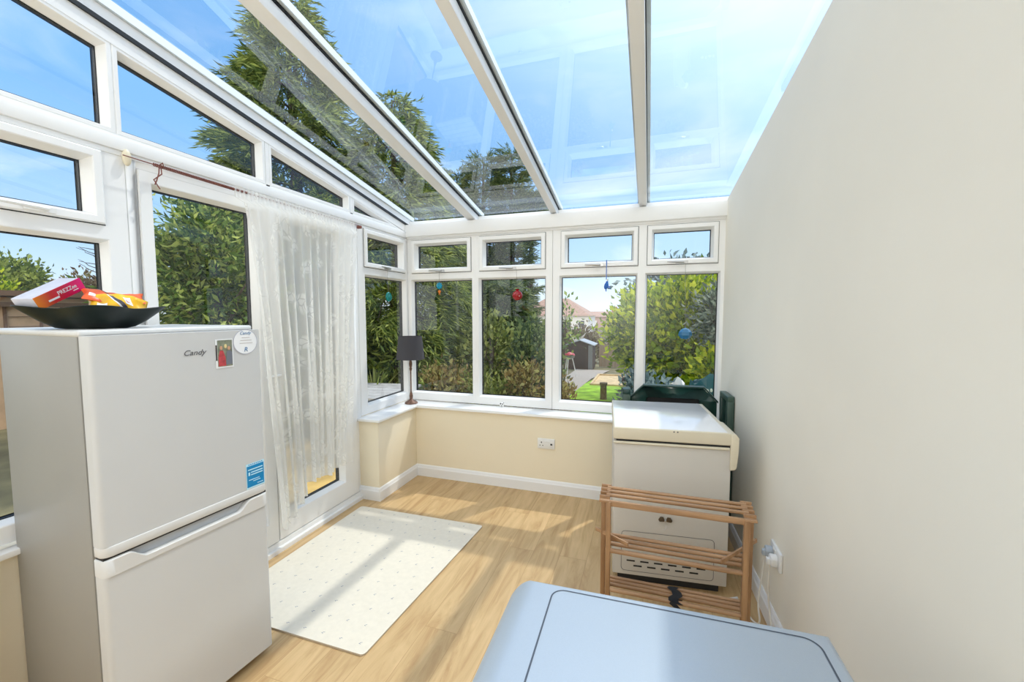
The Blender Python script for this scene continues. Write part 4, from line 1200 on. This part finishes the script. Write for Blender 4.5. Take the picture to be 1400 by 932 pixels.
def conifer(name, x, y, ztop, rad, nbr, nspray, m, label, droop=.5, base=None, L=.15, group=None, zlow=.2, taper=.85, wr=.17):
    base = GZ(y) if base is None else base
    t = thing(name, (x, y, base), 0, label, 'tree', group)
    H_ = ztop-base
    mb = MB(); stem(mb, (x, y, base-.1), (x, y, ztop-.1), .05+.022*H_, .015, .03, 8)
    Ps, Ds = [], []
    for b in range(nbr):
        f = zlow/H_ + (1-zlow/H_)*((b+.5)/nbr)**.9
        z = base + f*H_
        a = b*2.399 + random.uniform(-.3, .3)
        ln = rad*((1-f)**taper)*random.uniform(.75, 1.15) + .10
        d = np.array([math.cos(a), math.sin(a), 0.])
        up0 = .35*(f) + .05
        k = max(6, int(nspray*(ln/rad)))
        tt = np.sqrt(RNG.random(k)*.97+.03)
        pos = np.array([x, y, z]) + d*(tt*ln)[:, None] + np.array([0, 0, 1.])*(up0*tt*ln - droop*ln*tt**2.2)[:, None]
        side = np.array([-d[1], d[0], 0.])
        sgn = RNG.choice([-1, 1], k)
        wid = (.30*ln*(1-tt*.75)*RNG.random(k))
        pos = pos + side*(sgn*wid)[:, None] + RNG.normal(size=(k, 3))*.03
        pos[:, 2] -= wid*.35
        dr = unit(d*.8 + side*(sgn*.55)[:, None] + np.array([0, 0, -droop*.9])*tt[:, None] + RNG.normal(size=(k, 3))*.22)
        Ps.append(pos); Ds.append(dr)
        if b % 2 == 0:
            e = [np.array([x, y, z]) + d*(q*ln) + np.array([0, 0, 1.])*(up0*q*ln - droop*ln*q**2.2) for q in (0, .3, .6, .9)]
            mb.tube([Vector(q) for q in e], [.02, .014, .009, .004], 5)
    mb.build('trunk', M['bark'], t, smooth=True)
    P = np.concatenate(Ps); D = np.concatenate(Ds)
    # each spray = a feather of narrow leaflets either side of a drooping axis
    fan = 11
    D0 = np.repeat(D, fan, axis=0); tq = np.tile(np.linspace(0, 1, fan), len(P))
    sd = np.cross(D, RNG.normal(size=D.shape)*.5 + np.array([0, 0, 1.])); sd = np.repeat(unit(sd), fan, axis=0)
    sg = np.tile(np.where(np.arange(fan) % 2 == 0, 1., -1.), len(P))
    P2 = np.repeat(P, fan, axis=0) + D0*(tq*L*2.0)[:, None] + np.array([0, 0, -1.])*(tq**2*L*.9*max(droop, 0))[:, None]
    D2 = unit(D0 + sd*(sg*.75*(1.1-tq))[:, None] + RNG.normal(size=D0.shape)*.22)
    Ls = L*(.55+.7*RNG.random(len(P2)))
    leafmesh('foliage', P2, D2, Ls, Ls*wr, m, t, .06)
    return t

def sword(name, x, y, base, n, L, m, label, z0=.0, cat='plant', group=None):
    """rosette of long arching blades"""
    t = thing(name, (x, y, base), 0, label, cat, group)
    V = []; F = []
    for k in range(n):
        a = random.uniform(0, 2*PI); el = random.uniform(.15, 1.4); l = L*random.uniform(.7, 1.1)
        d = Vector((math.cos(a)*math.cos(el), math.sin(a)*math.cos(el), math.sin(el))); s = Vector((-math.sin(a), math.cos(a), 0))
        p = Vector((x, y, base+z0)); i0 = len(V); w = .02
        for j in range(6):
            q = j/5; ww = w*(1-q)**.6*(.6+.8*q if q < .3 else 1)
            c = p + d*(l*q) + Vector((0, 0, -.45*l*q*q*(1.1-el/1.6)))
            V += [c - s*ww, c + s*ww]
        for j in range(5): F.append((i0+2*j, i0+2*j+1, i0+2*j+3, i0+2*j+2))
    obj_np('blades', np.array([tuple(v) for v in V]), np.array(F), m, t)
    mb = MB(); mb.tube([(x, y, base-.02), (x, y, base+z0+.05)], .05, 8); mb.build('stem', M['bark'], t, smooth=True)
    return t

# ---- left: conifers and the leafy tree outside the glazed door
TG = 'evergreens beyond the side windows'
conifer('conifer_tree', -5.60, 5.55, 6.55, 1.95, 170, 95, M['conifer'], 'tallest drooping conifer rising above the left side of the glass roof', .45, group=TG, zlow=.1, taper=.68)
conifer('conifer_tree', -4.15, 6.20, 5.15, 1.85, 130, 80, M['conifer'], 'drooping conifer behind the lamp, lower neighbour of the tallest one', .6, group=TG, zlow=.0, taper=.7)
conifer('conifer_tree', -7.20, 5.9, 4.4, 1.2, 80, 50, M['conifer_d'], 'dark conifer standing behind the leafy tree outside the door', .4, group=TG, zlow=.0)
bush('leafy_tree', (-5.15, 3.78, 1.30), (.80, .85, 1.60), 24000, .10, M['leafy'], 'broad-leaved yellow-green tree filling the clear glazed door pane', 'tree', None, .13, 105, -.18, .09, -.35, .35, .34, 9)
# row of clipped evergreens behind
for k, (x, y, z, lab) in enumerate(((-5.35, 11.2, 5.55, 'first'), (-4.45, 11.0, 5.75, 'second'), (-3.70, 11.2, 5.95, 'third'), (-3.25, 11.6, 4.75, 'fourth'))):
    conifer('leylandii_tree', x, y, z, (.85, .85, .66, .6)[k], 90, 55, M['conifer_d'], '%s upright evergreen from the left in the row at the back' % lab, -.15, L=.14, group='row of upright evergreens', zlow=4.3 if k == 3 else .1, taper=.55)
conifer('conifer_tree', -2.95, 8.1, 2.15, .95, 80, 60, M['conifer_d'], 'dark rounded conifer behind the second far window', .25, group=TG, zlow=0, taper=.6)
# ---- border shrubs behind the far windows
SG = 'mixed border shrubs outside the far windows'
bush('shrub', (-2.60, 5.05, .25), (.38, .35, .50), 2600, .07, M['rust'], 'rust-brown heathery shrub outside the first far window', group=SG, spread=.08, nclump=50)
bush('shrub', (-1.95, 5.00, .22), (.42, .38, .48), 2600, .07, M['olive'], 'olive shrub low in the middle of the second far window', group=SG, spread=.08, nclump=50)
bush('shrub', (-1.52, 5.15, .35), (.28, .30, .52), 2000, .07, M['rust'], 'brownish upright shrub at the right of the second far window', group=SG, spread=.07, nclump=40)
bush('shrub', (-1.72, 6.2, .65), (.45, .42, .75), 2600, .09, M['conifer_d'], 'dark green shrub behind the brownish upright one', group=SG, spread=.1, nclump=50)
bush('shrub', (-2.45, 6.3, .75), (.50, .42, .70), 2600, .10, M['olive'], 'olive shrub behind the rust-brown one', group=SG, spread=.1, nclump=50)
bush('shrub', (-1.05, 5.25, .20), (.16, .24, .44), 1600, .07, M['rust'], 'small rusty orange shrub at the left edge of the lawn view', group=SG, spread=.06, nclump=30)
bush('shrub', (-1.78, 9.2, 1.30), (.15, .20, .60), 230, .11, M['leafy'], 'thin light green sapling left of the white house', group=SG, spread=.14, nclump=14, trunk=.02)
bush('shrub', (.13, 5.6, .33), (.30, .28, .36), 1800, .08, M['blueleaf'], 'blue-grey leafy shrub just outside the last far window', group=SG, spread=.07, nclump=36)
bush('shrub', (-.12, 6.5, .20), (.17, .24, .42), 1200, .09, M['blueleaf'], 'blue-grey shrub at the right edge of the lawn', group=SG, spread=.07, nclump=30)
sword('cordyline', -3.55, 4.75, -.1, 60, .75, M['blade'], 'spiky sword-leaved plant seen through the left side window', .35)
sword('cordyline', -2.32, 5.6, -.1, 46, .60, M['blade'], 'arching strap-leaved plant in the middle of the border', .45)
# ---- right: lime bush, silver tree
bush('lime_bush', (.16, 8.4, 1.06), (.84, .85, .86), 11000, .13, M['limeleaf'], 'large bright yellow-green bush beyond the lawn', 'bush', None, .15, 130, None, .08, .5, .5, .5)
bush('lime_bush', (.70, 8.0, .95), (.70, .75, 1.15), 8000, .13, M['limeleaf'], 'rounded yellow-green bush right of the larger one', 'bush', None, .15, 100, None, .08, .5, .5, .5)
bush('silver_tree', (1.12, 7.0, 1.38), (.42, .5, .62), 2600, .10, M['greyleaf'], 'silver-leaved small tree with tangled grey twigs by the wall', 'tree', None, .12, 46, None, .04, .2, .3, .4, 26, 'barkgrey')
bush('shrub', (1.05, 6.6, .55), (.42, .4, .48), 2400, .11, M['limeleaf'], 'green shrub below the silver tree', group=SG, spread=.10, nclump=40)
bush('dark_tree', (.75, 10.5, 2.15), (1.3, .6, .55), 1500, .16, M['blueleaf'], 'thin dark-leaved tree top showing above the yellow-green bushes', 'tree', None, .2, 36, None, .06, .1, .3, .5, 16, 'barkgrey')
# ---- far left: trees above the tan building
bush('leafy_tree', (-15.5, 5.9, 2.0), (.90, .75, 1.0), 7000, .12, M['conifer'], 'bushy green tree above the tan shed roof on the left', 'tree', None, .18, 60, -.2, .08, .5)
bush('lime_bush', (-13.4, 4.75, 1.55), (.6, .75, .65), 4000, .11, M['limeleaf'], 'lime green bush at the left edge above the tan shed', 'bush', None, .15, 40, -.2, .06, .4)
bush('brown_tree', (-12.8, 6.45, 1.55), (.6, .75, .95), 5200, .10, M['brownleaf'], 'brownish tree behind the window post on the left', 'tree', None, .16, 46, -.2, .06, .5)
tw = thing('bare_twig', (-6.6, 3.35, 2.0), 0, 'bare twigs against the sky beside the left window post', 'twig')
mb = MB()
for k in range(7):
    a = random.uniform(-.6, .8)
    stem(mb, (-6.6, 3.40, 2.35-.06*k), (-6.6, 3.40-.22*math.cos(a), 2.42+.12*math.sin(a)-.06*k), .006, .002, .02, 5)
stem(mb, (-6.6, 3.42, -.2), (-6.6, 3.40, 2.5), .03, .006, .02, 8)
mb.build('twigs', M['bark'], tw, smooth=True)

# ---- tan outbuilding on the left
tb = thing('outbuilding', (-9.6, 3.2, -.2), 0, 'tan boarded outbuilding with flat roof seen behind the bowl', 'building')
mb = MB(); mb.box((-10.6, 1.4, -.2), (-9.0, 4.6, 1.74)); mb.build('walls', M['tan'], tb)
mb = MB(); mb.box((-10.8, 1.2, 1.76), (-8.85, 4.8, 1.84)); mb.build('roof', M['tandark'], tb)
mb = MB(); mb.box((-8.99, 1.4, 1.60), (-8.93, 4.6, 1.67))
for y in (2.6, 3.45, 3.83, 4.08): mb.box((-8.99, y, -.2), (-8.965, y+.03, 1.62))
for z in (1.30, 1.45): mb.box((-8.99, 3.5, z), (-8.98, 4.6, z+.008))
mb.build('trim_boards', M['tandark'], tb)

# ---- shed, barbecue, sand pit, log, stump
sh = thing('garden_shed', (-2.5, 16.4, GZ(16.4)), 0, 'small dark garden shed with grey pitched roof beyond the lawn', 'shed')
sx0, sx1, syf, gz = -2.98, -2.02, 16.0, GZ(16.2)
mb = MB(); mb.box((sx0, syf, gz), (sx1, syf+.9, .27)); mb.prism([(sx0, syf, .27), (sx1, syf, .27), ((sx0+sx1)/2, syf, .42)], (0, .9, 0)); mb.build('walls', M['shedwood'], sh)
mb = MB()
for s in (0, 1):
    xa = sx0-.08 if s == 0 else sx1+.08; xm = (sx0+sx1)/2
    mb.hexa([(xa, syf-.12, .235), (xm, syf-.12, .43), (xm, syf+1.0, .43), (xa, syf+1.0, .235), (xa, syf-.12, .265), (xm, syf-.12, .46), (xm, syf+1.0, .46), (xa, syf+1.0, .265)])
mb.build('roof', M['shedroof'], sh)
mb = MB(); mb.box((sx1-.16, syf-.02, gz), (sx1, syf+.02, .25)); mb.build('side_panel', M['metalg'], sh)
mb = MB(); mb.box((sx0+.25, syf-.015, gz), (sx1-.25, syf, .12)); mb.build('door', plain('shed_door', (.035, .022, .02), .8), sh)
bq = thing('kettle_barbecue', (-2.35, 12.9, GZ(12.9)), 0, 'red-lidded kettle barbecue on thin legs near the shed', 'barbecue')
gb_ = GZ(12.9); bc = Vector((-2.35, 12.9, .17))
mb = MB(); mb.lathe([(0, .10), (.10, .085), (.17, .03), (.18, 0)], bc, 20); mb.build('lid', M['bbqred'], bq, smooth=True)
mb = MB(); mb.lathe([(.18, 0), (.16, -.07), (.08, -.12), (0, -.13)], bc, 20); mb.build('pan', M['metalg'], bq, smooth=True)
for k in range(3):
    a = 2*PI*k/3+.4; mb = MB(); mb.tube([bc+Vector((.1*math.cos(a), .1*math.sin(a), -.1)), Vector((bc.x+.24*math.cos(a), bc.y+.24*math.sin(a), gb_))], .014, 6); mb.build('leg', M['plug'], bq)
mb = MB(); y0, y1 = 11.1, 12.9
mb.box((-1.42, y0, GZ(12)-.03), (-.35, y1, GZ(12)+.06)); sp = thing('sand_pit', (-.9, 12, GZ(12)), 0, 'low square timber-edged sand pit on the far edge of the lawn', 'sand pit'); mb.build('sand', M['sand'], sp)
mb = MB()
z0 = GZ(12)+.10
mb.box((-1.46, y0-.05, GZ(12)-.1), (-.31, y0+.03, z0)); mb.box((-1.46, y1-.03, GZ(12)-.1), (-.31, y1+.05, z0)); mb.box((-1.46, y0, GZ(12)-.1), (-1.40, y1, z0)); mb.box((-.37, y0, GZ(12)-.1), (-.31, y1, z0)); mb.build('timber_edge', M['sand'], sp)
lg = MB()
for k in range(5): lg.ball((-.70+k*.075, 11.9+.05*(k % 2), GZ(12)+.10+.02*(k % 3)), (.07, .07, .055), None, 10, 7)
tag(lg.build('log_pile', plain('dark_log', (.06, .025, .02), .9), smooth=True), 'dark heap of logs lying on the sand pit', 'logs')
mb = MB(); mb.lathe([(.075, -.02), (.068, .05), (.065, .30), (.08, .32), (.08, .36), (0, .37)], (-.87, 8.75, GZ(8.75)), 16); tag(mb.build('stump_post', M['stump'], smooth=True), 'short brown post standing on the lawn', 'post')
# fence and hedge behind the lawn
fn = thing('garden_fence', (-.7, 17.6, GZ(17.6)), 0, 'brown board fence behind the lawn beside the shed', 'fence')
mb = MB(); 
for k in range(26): mb.box((-1.95+k*.15, 17.6, GZ(17.6)), (-1.81+k*.15, 17.63, .15+.02*(k % 2)))
mb.build('boards', M['fencewood'], fn)
for k in range(3):
    mb = MB(); mb.box((-1.95+k*1.9, 17.63, GZ(17.6)), (-1.85+k*1.9, 17.72, .2)); mb.build('post', M['fencewood'], fn)
bush('hedge', (-3.6, 20, .0), (1.9, .6, .85), 5200, .16, M['brownleaf'], 'straggly brown hedge below the white house', 'hedge', None, .2, 90, None, .05, .4, .4, .35, 20, 'barkgrey')
nt_ = thing('white_net', (-3.0, 18.2, -.1), 0, 'pale netting draped over the brown hedge', 'net')
mb = MB()
for k in range(12):
    a = k/11
    mb.tube([(-3.35+.75*a, 18.2, .62-.9*a*(1-a)), (-3.1+.3*a, 18.2, .25), (-3.1+.3*a, 18.2, GZ(18.2))], .006, 4)
for q in range(4): mb.tube([(-3.35+.75*a+(.25-.45*a)*q/4, 18.2, (.62-.9*a*(1-a))*(1-q/4)+.25*q/4) for a in np.linspace(0, 1, 12)], .006, 4)
mb.build('mesh', M['bagw'], nt_)
# houses
h1 = thing('house', (-14, 62, -3), 0, 'white rendered house with brown hipped roof beyond the garden', 'house')
hx1, hy = -8.25, 60
mb = MB(); mb.box((-19, hy, -3.0), (hx1, hy+8, 1.05)); mb.build('walls', M['render'], h1)
mb = MB(); mb.hexa([(-19.4, hy-.4, 1.05), (hx1+.35, hy-.4, 1.05), (hx1+.35, hy+8.4, 1.05), (-19.4, hy+8.4, 1.05), (-15.5, hy+3.8, 3.7), (-11.9, hy+3.8, 3.7), (-11.9, hy+4.2, 3.7), (-15.5, hy+4.2, 3.7)]); mb.build('roof', M['tile'], h1)
for x in (-11.6, -9.6):
    mb = MB(); mb.box((x, hy-.06, -.55), (x+.8, hy+.02, .35)); w = mb.build('window', M['pane'], h1)
mb = MB(); mb.box((-12.4, hy-.08, -1.5), (-11.3, hy+.02, -.9)); mb.build('window', M['pane'], h1)
h2 = thing('house', (-6, 78, -3), 0, 'pinkish house with brown roof and chimneys right of the white one', 'house')
mb = MB(); mb.box((-10.8, 76, -3), (-2.5, 84, .75)); mb.build('walls', M['pinkwall'], h2)
mb = MB(); mb.hexa([(-11.1, 75.6, .75), (-2.2, 75.6, .75), (-2.2, 84.4, .75), (-11.1, 84.4, .75), (-10.5, 79.8, 1.75), (-2.8, 79.8, 1.75), (-2.8, 80.2, 1.75), (-10.5, 80.2, 1.75)]); mb.build('roof', M['tile'], h2)
for x, z in ((-6.6, 2.6), (-4.35, 4.5)):
    mb = MB(); mb.box((x, 79.5, .9), (x+.95, 80.5, z)); mb.build('chimney', M['brick'], h2)
mb = MB(); mb.box((-10.0, 75.93, -.7), (-8.9, 76.02, .1)); mb.build('window', M['render'], h2)

# ---- patio furniture and sacks outside the windows
def garden_table(x, y, rz, w, d, z, label, m):
    t = thing('garden_table', (x, y, -.12), rz, label, 'table'); T = wmat(t)
    mb = MB()
    n = 6
    for k in range(n): mb.box((-w/2, -d/2+k*d/n+.004, z+.12-.025), (w/2, -d/2+(k+1)*d/n-.004, z+.12), T)
    mb.build('tabletop', m, t)
    for sx_ in (-1, 1):
        for sy_ in (-1, 1):
            mb = MB(); mb.box((sx_*(w/2-.06)-.025, sy_*(d/2-.06)-.025, 0), (sx_*(w/2-.06)+.025, sy_*(d/2-.06)+.025, z+.10), T); mb.build('leg', m, t)
garden_table(-3.18, 4.20, .15, .9, .95, .57, 'grey slatted garden table outside the left side window', M['greywood'])
garden_table(-2.40, 4.55, -.05, .50, .45, .48, 'low weathered garden table outside the first far window', M['greywood'])
pt = thing('plant_pot', (-2.80, 4.88, -.16), 0, 'rounded pale green plant pot outside the first far window', 'pot')
mb = MB(); mb.lathe([(0, 0), (.10, 0), (.15, .3), (.16, .5), (.14, .66), (.12, .66), (.13, .5), (0, .45)], (-2.80, 4.88, -.16), 20); mb.build('pot_body', M['pot'], pt, smooth=True)
V = []; 
lp = np.array([(-2.80, 4.88, .45)]*10); ld = unit(np.stack([np.cos(np.arange(10)*.63), np.sin(np.arange(10)*.63), np.full(10, .7)], 1)); leafmesh('leaves', lp, ld, np.full(10, .3), np.full(10, .09), M['leafy'], pt)
def sack(name, c, w, h, d, m, label, letters=None):
    t = thing(name, c, .0, label, 'sack'); mb = MB(); V = []; F = []; nu, nv = 28, 14
    for j in range(nv+1):
        v = j/nv
        for i in range(nu):
            a = 2*PI*i/nu
            e = (1-abs(2*v-1)**5)
            x = w/2*math.copysign(abs(math.cos(a))**.5, math.cos(a))*(.82+.18*e); y = d/2*math.copysign(abs(math.sin(a))**.7, math.sin(a))*(.15+.85*e)
            zz = h*v + .02*math.sin(5*a+3*v)*v + (.035*math.sin(2.5*x/w*PI+1) if v > .9 else 0)
            V.append(Vector(c)+Vector((x*(1+.04*math.sin(9*v)), y + .012*math.sin(7*v+2*a), zz)))
    for j in range(nv):
        for i in range(nu): F.append((j*nu+i, j*nu+(i+1) % nu, (j+1)*nu+(i+1) % nu, (j+1)*nu+i))
    F.append(tuple(range(nu))[::-1]); F.append(tuple(nv*nu+i for i in range(nu)))
    mb._new(V, F); mb.build('sack_body', m, t, smooth=True, angle=60)
    if letters:
        mb = MB()
        for k, (lx, lw) in enumerate(letters): mb.ball(Vector(c)+Vector((lx, -d/2-.004, h-.085+.006*(k % 2))), (lw, .004, .016), None, 10, 6)
        mb.build('lettering', M['letter'], t, smooth=True)
    return t
sack('compost_sack', (.50, 3.84, -.12), .36, 1.06, .24, M['bagg'], 'dark green plastic compost sack standing outside the last far window', [(-.09, .012), (-.06, .009), (-.03, .013), (0, .010), (.035, .014), (.07, .009)])
sack('compost_sack', (.255, 3.98, -.12), .15, 1.0, .14, M['bagw'], 'white plastic sack beside the dark green one outside')

# ------------------------------------------------------------------ light, sky, camera
sun_dir = Vector((-.32, -.50, -1.0)).normalized()
sl = bpy.data.lights.new('sun', 'SUN'); sl.energy = 1.55; sl.angle = .018; sl.color = (1.0, .95, .86)
so_ = bpy.data.objects.new('sun', sl); COL.objects.link(so_); so_.rotation_euler = sun_dir.to_track_quat('-Z', 'Y').to_euler()

# added fill light, aimed at the pale back wall to brighten the room
fl = bpy.data.lights.new('fill_light', 'AREA'); fl.shape = 'RECTANGLE'; fl.size = 1.6; fl.size_y = 1.0; fl.energy = 30; fl.color = (1.0, .98, .95)
fo_ = bpy.data.objects.new('fill_light', fl); COL.objects.link(fo_); fo_.location = (-.75, -.55, 1.75)
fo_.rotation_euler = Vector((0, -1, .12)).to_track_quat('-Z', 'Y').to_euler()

wd = bpy.data.worlds.new('sky'); SC.world = wd; wd.use_nodes = True
nt = wd.node_tree; bg = nt.nodes['Background']; N = nt.nodes.new; Lk = nt.links.new
tc = N('ShaderNodeTexCoord'); sep = N('ShaderNodeSeparateXYZ'); Lk(tc.outputs['Generated'], sep.inputs[0])
rmp = N('ShaderNodeValToRGB'); e = rmp.color_ramp.elements
e[0].position = 0.0; e[0].color = (.74, .84, .93, 1); e[1].position = 1.0; e[1].color = (.15, .36, .78, 1)
k = e.new(.12); k.color = (.42, .63, .88, 1)
k = e.new(.35); k.color = (.215, .46, .83, 1)
Lk(sep.outputs['Z'], rmp.inputs['Fac'])
dot = N('ShaderNodeVectorMath'); dot.operation = 'DOT_PRODUCT'; dot.inputs[1].default_value = tuple(-sun_dir); Lk(tc.outputs['Generated'], dot.inputs[0])
mx0 = N('ShaderNodeMath'); mx0.operation = 'MAXIMUM'; mx0.inputs[1].default_value = 0; Lk(dot.outputs['Value'], mx0.inputs[0])
pw = N('ShaderNodeMath'); pw.operation = 'POWER'; pw.inputs[1].default_value = 6.0; Lk(mx0.outputs[0], pw.inputs[0])
glow = N('ShaderNodeMix'); glow.data_type = 'RGBA'; glow.blend_type = 'ADD'; glow.inputs['Factor'].default_value = 1; glow.clamp_result = False
gm = N('ShaderNodeVectorMath'); gm.operation = 'SCALE'; gm.inputs[0].default_value = (1.5, 1.44, 1.3); Lk(pw.outputs[0], gm.inputs['Scale'])
Lk(rmp.outputs['Color'], glow.inputs['A']); Lk(gm.outputs[0], glow.inputs['B'])
# thin clouds
mp = N('ShaderNodeMapping'); mp.inputs['Scale'].default_value = (1.3, 1.3, 4.2); mp.inputs['Location'].default_value = (3.1, .4, .2); mp.inputs['Rotation'].default_value = (0, .15, .3); Lk(tc.outputs['Generated'], mp.inputs[0])
nz = N('ShaderNodeTexNoise'); nz.inputs['Scale'].default_value = 1.7; nz.inputs['Detail'].default_value = 7; nz.inputs['Roughness'].default_value = .55; nz.inputs['Distortion'].default_value = .5; Lk(mp.outputs[0], nz.inputs['Vector'])
cr = N('ShaderNodeValToRGB'); cr.color_ramp.elements[0].position = .54; cr.color_ramp.elements[0].color = (0, 0, 0, 1); cr.color_ramp.elements[1].position = .82; cr.color_ramp.elements[1].color = (1, 1, 1, 1); Lk(nz.outputs['Fac'], cr.inputs['Fac'])
hz = N('ShaderNodeMapRange'); hz.inputs['From Min'].default_value = .02; hz.inputs['From Max'].default_value = .55; hz.inputs['To Min'].default_value = .95; hz.inputs['To Max'].default_value = .30; Lk(sep.outputs['Z'], hz.inputs['Value'])
cm = N('ShaderNodeMath'); cm.operation = 'MULTIPLY'; Lk(cr.outputs['Color'], cm.inputs[0]); Lk(hz.outputs[0], cm.inputs[1])
cl = N('ShaderNodeMix'); cl.data_type = 'RGBA'; cl.inputs['B'].default_value = (1.05, 1.07, 1.10, 1); Lk(cm.outputs[0], cl.inputs['Factor']); Lk(glow.outputs['Result'], cl.inputs['A'])
# extra brightness added to the unseen sky behind the house, for ambient light
bh = N('ShaderNodeMapRange'); bh.inputs['From Min'].default_value = .05; bh.inputs['From Max'].default_value = -.6; bh.inputs['To Min'].default_value = 0; bh.inputs['To Max'].default_value = .9; Lk(sep.outputs['Y'], bh.inputs['Value'])
bm_ = N('ShaderNodeMix'); bm_.data_type = 'RGBA'; bm_.inputs['B'].default_value = (1.7, 1.65, 1.55, 1); Lk(bh.outputs[0], bm_.inputs['Factor']); Lk(cl.outputs['Result'], bm_.inputs['A'])
Lk(bm_.outputs['Result'], bg.inputs['Color']); bg.inputs['Strength'].default_value = 1.0

cam = bpy.data.cameras.new('camera'); co = bpy.data.objects.new('camera', cam); COL.objects.link(co)
cam.sensor_width = 36; cam.sensor_fit = 'HORIZONTAL'; cam.lens = 567.1/1400*36; cam.clip_start = .02; cam.clip_end = 500
yaw, pitch, roll = .3181, -.0678, -.0016
f = Vector((-math.sin(yaw)*math.cos(pitch), math.cos(yaw)*math.cos(pitch), math.sin(pitch)))
r = Vector((math.cos(yaw), math.sin(yaw), 0)); u = r.cross(f)
r, u = r*math.cos(roll)+u*math.sin(roll), -r*math.sin(roll)+u*math.cos(roll)
co.matrix_world = Matrix(((r.x, u.x, -f.x, 0), (r.y, u.y, -f.y, 0), (r.z, u.z, -f.z, 1.5), (0, 0, 0, 1)))
SC.camera = co

SC.view_settings.view_transform = 'Standard'
SC.view_settings.look = 'None'
SC.view_settings.exposure = 0.42
cy = SC.cycles
cy.max_bounces = 10; cy.diffuse_bounces = 6; cy.glossy_bounces = 5; cy.transparent_max_bounces = 24; cy.transmission_bounces = 6
cy.use_denoising = True
cy.sample_clamp_indirect = 6
